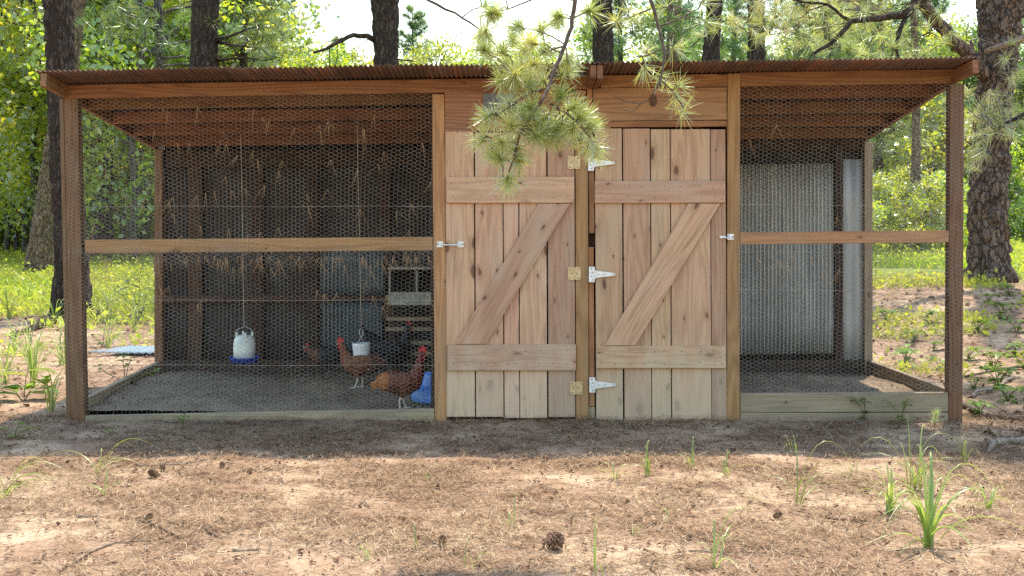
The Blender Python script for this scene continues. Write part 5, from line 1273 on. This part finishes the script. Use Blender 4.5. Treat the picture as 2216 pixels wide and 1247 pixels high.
leafy(G(242, 940), [(60, 0.05, 0.02, 4), (180, 0.03, 0.05, 4)], 0.05, 'tiny dark-leaved seedling before the left corner post', None, 10)
leafy(G(50, 540), [(80, 1.5, 0.1, 16), (150, 1.2, 0.4, 14), (30, 1.2, 0.4, 14), (200, 0.9, 0.5, 10), (-20, 0.9, 0.5, 10)], 0.26, 'large-leaved young tree at the meadow edge, far left', None, 11)
rg_ = random.Random(31)
RW = 'low leafy weeds right of the coop'
spots = [(2110, 845), (2150, 800), (2195, 770), (2140, 760), (2200, 720), (2115, 720), (2170, 690), (2205, 845), (2180, 870), (2120, 900), (2095, 780), (2000, 815), (1960, 795), (2035, 800), (1920, 700), (1950, 690), (2000, 700), (2030, 680), (1980, 740), (1925, 745), (2140, 655), (2200, 660), (2160, 840), (2130, 820), (2215, 800), (2240, 760), (2230, 870), (2260, 820), (2185, 640), (1905, 770), (2020, 760), (2170, 735)]
for i, (px, py) in enumerate(spots[::2] + spots[1:16:4]):
    k = rg_.uniform(0.5, 1.0)
    leafy(G(px, py), [(rg_.uniform(0, 360), 0.18 * k, 0.14 * k, 6) for _ in range(5)], 0.13 * k, 'low green leafy weed on the litter ground right of the coop', RW, 200 + i, mat='weed')
# weeds along the right pen
for i, (px, py, lb) in enumerate(((1870, 905, 'thin weed growing against the right sill'), (1950, 915, 'second thin weed further along the right sill'))):
    leafy(G(px, py + 5), [(rg_.uniform(0, 360), 0.16, 0.08, 6) for _ in range(4)], 0.06, lb, None, 300 + i, mat='leaf_dark')
# pine seedling by the corner post
rng = np.random.default_rng(9); p = G(2022, 922); 
t_ = thing('pine_seedling', p, 'sunlit pine seedling beside the right corner post', 'seedling'); mw = W[t_.name]
m_ = MB(); m_.tube([(0, 0, -0.01), (0.005, 0, 0.05), (0.015, 0, 0.09)], [0.003, 0.003, 0.002], 5); m_.build('stem', M['twig'], t_, mw)
V, Q, vr = tufts([(0.0, 0, 0.03), (0.006, 0, 0.05), (0.01, 0, 0.07), (0.014, 0, 0.085)], [(0.1, 0, 1)] * 4, 34, 0.055, 0.0022, 0.5, rng, 0.05, 2, np.full(4, 0.9))
link(bpy.data.objects.new('needles', np_mesh('needles', V, Q, M['needle'], vr)), t_, mw)
# bright brush at the back of the right yard
for i, (px, d, sc) in enumerate(((1850, 24, .55), (1900, 25, .62), (1940, 26, .58), (2005, 25.5, .62), (2045, 27, .66), (1880, 29, .7), (1960, 30, .75), (2030, 31, .7), (1820, 27, .7))):
    plant(bs[0], px, d, sc, label='sunlit yellow-green brush at the meadow edge right of the coop', group='sunlit brush right of the coop')
for i, (px, d, sc) in enumerate(((2195, 33, .5), (2235, 34, .6), (2275, 33, .6), (2320, 35, .6))):
    plant(bs[1], px, d, sc, label='low grey-green brush at the meadow edge by the right picture border', group='brush at the right border')

# ------------------------------------------------------------------ litter, grass (uncountable)
rng = np.random.default_rng(21)
def gz_many(x, y): return np.array([g(a, b_) for a, b_ in zip(x, y)])
def litter(name, n_, xr, yr, lr, wr, mat, label, seed, clump=0.5, lift=0.010, ymask=None):
    rng = np.random.default_rng(seed)
    x = rng.uniform(*xr, n_ * 2); y = rng.uniform(*yr, n_ * 2)
    cl = np.array([noise.noise(Vector((a * 1.3, b_ * 1.9, 5.0))) + 0.6 * noise.noise(Vector((a * 4, b_ * 5, 1.0))) for a, b_ in zip(x, y)])
    keep = (cl + rng.normal(0, 0.35, n_ * 2)) > -clump
    keep &= ~((np.abs(x) < 3.05) & (y > 0.0) & (y < 2.2))
    if ymask is not None: keep &= ymask(x, y)
    x, y = x[keep][:n_], y[keep][:n_]; n_ = len(x)
    z = gz_many(x, y) + lift * rng.random(n_) ** 1.5 + 0.002
    an = rng.uniform(0, 6.283, n_)
    d_ = np.stack([np.cos(an), np.sin(an), rng.normal(0.0, 0.07, n_)], -1)
    L = rng.uniform(*lr, n_)
    bend = np.stack([-np.sin(an), np.cos(an), np.zeros(n_)], -1) * (rng.normal(0, 0.22, n_) * L)[:, None]
    V, Q, vr = ribbons(np.stack([x, y, z], -1) - d_ * L[:, None] / 2, d_, L, rng.uniform(*wr, n_), bend, np.tile([[0, 0.2, 1.0]], (n_, 1)), 3, rng)
    V[:, 2] = np.maximum(V[:, 2], np.repeat(gz_many(x, y), 8) + 0.0015)
    o_ = link(bpy.data.objects.new(name, np_mesh(name, V, Q, mat, vr))); tag(o_, label, 'litter', kind='stuff')
litter('pine_needle_litter', 170000, (-4.6, 4.9), (-4.4, 0.25), (0.05, 0.13), (0.0017, 0.0031), M['litter'], 'dry brown pine needles strewn over the ground before the coop', 1, 0.22, 0.035)
litter('twig_litter', 1500, (-4.6, 4.9), (-4.4, 0.1), (0.04, 0.20), (0.004, 0.009), M['dark_twig'], 'small dark twigs and bark strips strewn before the coop', 12, 0.1, 0.02)
litter('yard_needle_litter', 16000, (2.9, 9.5), (0.0, 11.0), (0.10, 0.22), (0.004, 0.007), M['litter'], 'dry needles on the ground right of the coop', 2, 0.4, 0.02)
litter('side_needle_litter', 14000, (-9.0, -2.9), (0.0, 9.5), (0.10, 0.22), (0.004, 0.007), M['litter'], 'dry needles on the ground left of the coop', 3, 0.4, 0.02)
def scatter_leaves(name, n_, xr, yr, size, mat, label, seed, floor=False):
    rng = np.random.default_rng(seed); x = rng.uniform(*xr, n_); y = rng.uniform(*yr, n_)
    if not floor:
        k = ~((np.abs(x) < 3.1) & (y > -0.02) & (y < 2.25)); x, y = x[k], y[k]
    n_ = len(x)
    z = (np.array([floor_z(a, b_) for a, b_ in zip(x, y)]) if floor else gz_many(x, y)) + 0.010
    c = np.stack([x, y, z], -1); nor = unit(np.stack([rng.normal(0, .35, n_), rng.normal(0, .35, n_), np.ones(n_)], -1)); a = unit(np.cross(nor, rng.normal(size=(n_, 3)))); b_ = np.cross(nor, a)
    s = (size * rng.uniform(0.4, 1.3, n_))[:, None]; el = rng.uniform(0.15, 0.42, n_)[:, None]
    V = np.stack([c - a * s * .5, c - b_ * s * el + nor * s * .1, c + a * s * .5, c + b_ * s * el + nor * s * .1], 1).reshape(-1, 3)
    o_ = link(bpy.data.objects.new(name, np_mesh(name, V, np.arange(n_ * 4).reshape(-1, 4), mat, np.repeat(rng.random(n_), 4)))); tag(o_, label, 'litter', kind='stuff')
scatter_leaves('bark_crumbs', 9000, (-4.6, 4.9), (-4.4, 0.0), 0.028, M['dead_leaf'], 'bark crumbs and dead leaf bits scattered in front of the coop', 4)
scatter_leaves('dead_leaves', 3200, (3.0, 9.0), (-1.5, 10.0), 0.07, M['dead_leaf'], 'dead leaves scattered right of the coop', 5)
scatter_leaves('dead_leaves_left', 1500, (-8.5, -3.0), (-1.0, 9.0), 0.06, M['dead_leaf'], 'dead leaves scattered left of the coop', 6)
scatter_leaves('pen_crumbs', 2600, (-2.9, 2.95), (0.08, 2.1), 0.022, M['dead_leaf'], 'chips and crumbs on the dirt floor of the pens', 7, True)

def meadow(name, n_, xr, yr, hr, wr, seed, label, mask, leaf=0):
    rng = np.random.default_rng(seed); x = rng.uniform(*xr, n_); y = rng.uniform(*yr, n_); k = mask(x, y); x, y = x[k], y[k]; n_ = len(x)
    z = gz_many(x, y); an = rng.uniform(0, 6.283, n_); h = rng.uniform(*hr, n_)
    d_ = np.stack([np.cos(an) * .35, np.sin(an) * .35, np.ones(n_)], -1); bend = np.stack([np.cos(an), np.sin(an), -0.3 * np.ones(n_)], -1) * (h * 0.5)[:, None]
    var = np.clip(np.array([noise.noise(Vector((a * .35, b_ * .35, 2))) for a, b_ in zip(x, y)]) * 0.9 + 0.4 + rng.normal(0, 0.18, n_), 0, 1)
    P1 = ribbons(np.stack([x, y, z], -1), d_, h, rng.uniform(*wr, n_), bend, None, 2, rng, var)
    m2 = int(n_ * 0.8); c = np.stack([x[:m2], y[:m2], z[:m2] + h[:m2] * rng.random(m2)], -1)
    V2, Q2, v2 = leaf_cloud(list(c), 1, 0.06, 0.085, rng, 0.8)
    V, Q, vr = join([P1, (V2, Q2, v2)])
    o_ = link(bpy.data.objects.new(name, np_mesh(name, V, Q, M['grass'], vr))); tag(o_, label, 'grass', kind='stuff')
meadow('meadow_grass', 52000, (-20, -4), (7.2, 34), (0.10, 0.34), (0.012, 0.028), 1, 'sunlit meadow grass and clover left of the coop', lambda x, y: (y > 8.0 + 1.3 * np.sin(x * 1.7) + 0.8 * np.sin(x * 4.1 + 1)) & (x < -0.22 * (y + 8.5) + 1.0))
meadow('right_meadow_grass', 26000, (4, 17), (9.0, 30), (0.10, 0.35), (0.012, 0.028), 2, 'sunlit grass beyond the plated pine right of the coop', lambda x, y: (y > 12.3 + 1.0 * np.sin(x * 1.3)) & (x > 0.22 * (y + 8.5)))
meadow('yard_grass', 15000, (2.9, 9.5), (2.2, 11), (0.04, 0.14), (0.006, 0.012), 3, 'thin green ground cover in the litter right of the coop', lambda x, y: np.sin(x * 1.9 + y * 1.1) + np.sin(y * 2.3 - x) > 0.35)
meadow('side_grass', 3800, (-9, -3.2), (2.5, 8.6), (0.05, 0.2), (0.006, 0.012), 4, 'thin green ground cover in the litter left of the coop', lambda x, y: np.sin(x * 1.9 + y * 1.6) + np.sin(y * 2.1 - x * 1.2) > 0.5)
for t_ in bt + bs + pt:
    if t_.name not in USED: print('unused template', t_.name)

for o in list(COL.objects):
    if o.type == 'MESH' and o.parent and o.name.split('.')[0] in FINE: o['kind'] = 'stuff'

# woods labels: say where each one shows
def where(px):
    for lim, ph in ((0, 'past the left picture border'), (100, 'left of the first dark trunk'), (200, 'just right of the first dark trunk'), (340, 'left of the thin whorled pine'), (415, 'between the thin whorled pine and the stout trunk'), (520, 'right of the stout trunk'),
                    (620, 'above the left pen'), (700, 'at the left of the sky gap'), (800, 'under the bent bare limb'), (900, 'right of the bent-limbed trunk'), (1000, 'in the middle of the sky gap'), (1100, 'left of the drooping branch'), (1250, 'behind the drooping branch'),
                    (1400, 'behind the centre of the roof'), (1520, 'left of the dark leaning trunk'), (1620, 'between the two trunks above the right door'), (1750, 'right of the straight brown trunk'), (1890, 'above the right pen'), (1970, 'left of the slim trunk in the end opening'), (2050, 'right of the slim trunk in the end opening'), (2110, 'beside the right corner post'), (2216, 'behind the massive plated pine')):
        if px < lim: return ph
    return 'past the right picture border'
for o in list(COL.objects):
    if o.type == 'EMPTY' and o.name.split('.')[0] in ('broadleaf_tree', 'woodland_bush', 'slender_tree'):
        x, y, _ = o.matrix_basis.translation; px = 1108 + x * FPX / (y + DIST); dd = y + DIST
        row = 'near' if dd < 37 else ('mid-distance' if dd < 50 else 'far')
        kind = {'broadleaf_tree': 'bright broadleaf tree', 'woodland_bush': 'leafy bush', 'slender_tree': 'slender dark trunk'}[o.name.split('.')[0]]
        if o.data is None and o.get('group', '').startswith('sunlit'): kind = 'sunlit yellow-green bush'
        o['label'] = f'{row} {kind} {where(px)}'
for o in list(COL.objects):
    if o.name.split('.')[0] in ('leafy_plant', 'grass_clump', 'grass_tuft') and o.get('group') in (RW, 'grass clumps left of the coop', 'faint grass tufts'):
        x, y, _ = o.matrix_basis.translation; px = 1108 + x * FPX / (y + DIST); py = 456 + (ZC - o.matrix_basis.translation.z) * FPX / (y + DIST)
        if o['group'] == RW:
            a = 'behind the right end mesh' if px < 2050 else ('right of the corner post' if px < 2150 else 'at the right border')
            b_ = 'near the massive trunk' if py < 700 else ('in the litter' if py < 790 else 'by the fallen branches')
            o['label'] = f'low green leafy weed {a}, {b_}'
        elif o['group'].startswith('grass'):
            a = 'at the left border' if px < 50 else ('left of the corner post' if px < 150 else 'seen through the left pen end')
            b_ = 'in the sunny grass' if py < 705 else ('by the tree root' if py < 780 else 'on the needle ground')
            o['label'] = f'long-bladed grass clump {a}, {b_}'
        else:
            o['label'] = 'faint tuft of thin grass ' + ('left of' if px < 1190 else 'right of') + ' the largest cone, ' + ('near' if py > 1170 else 'further back')

# things that still share a label are told apart by their order in the picture
same = {}
for o in list(COL.objects):
    if o.parent is None and o.get('label') and o.get('category'): same.setdefault(o['label'], []).append(o)
ORD = ['first', 'second', 'third', 'fourth', 'fifth', 'sixth', 'seventh', 'eighth', 'ninth', 'tenth']
for lb, os_ in same.items():
    if 1 < len(os_) <= 10:
        os_.sort(key=lambda o: o.matrix_basis.translation.x / (o.matrix_basis.translation.y + DIST))
        for i, o in enumerate(os_): o['label'] = f'{lb}, {ORD[i]} from left'
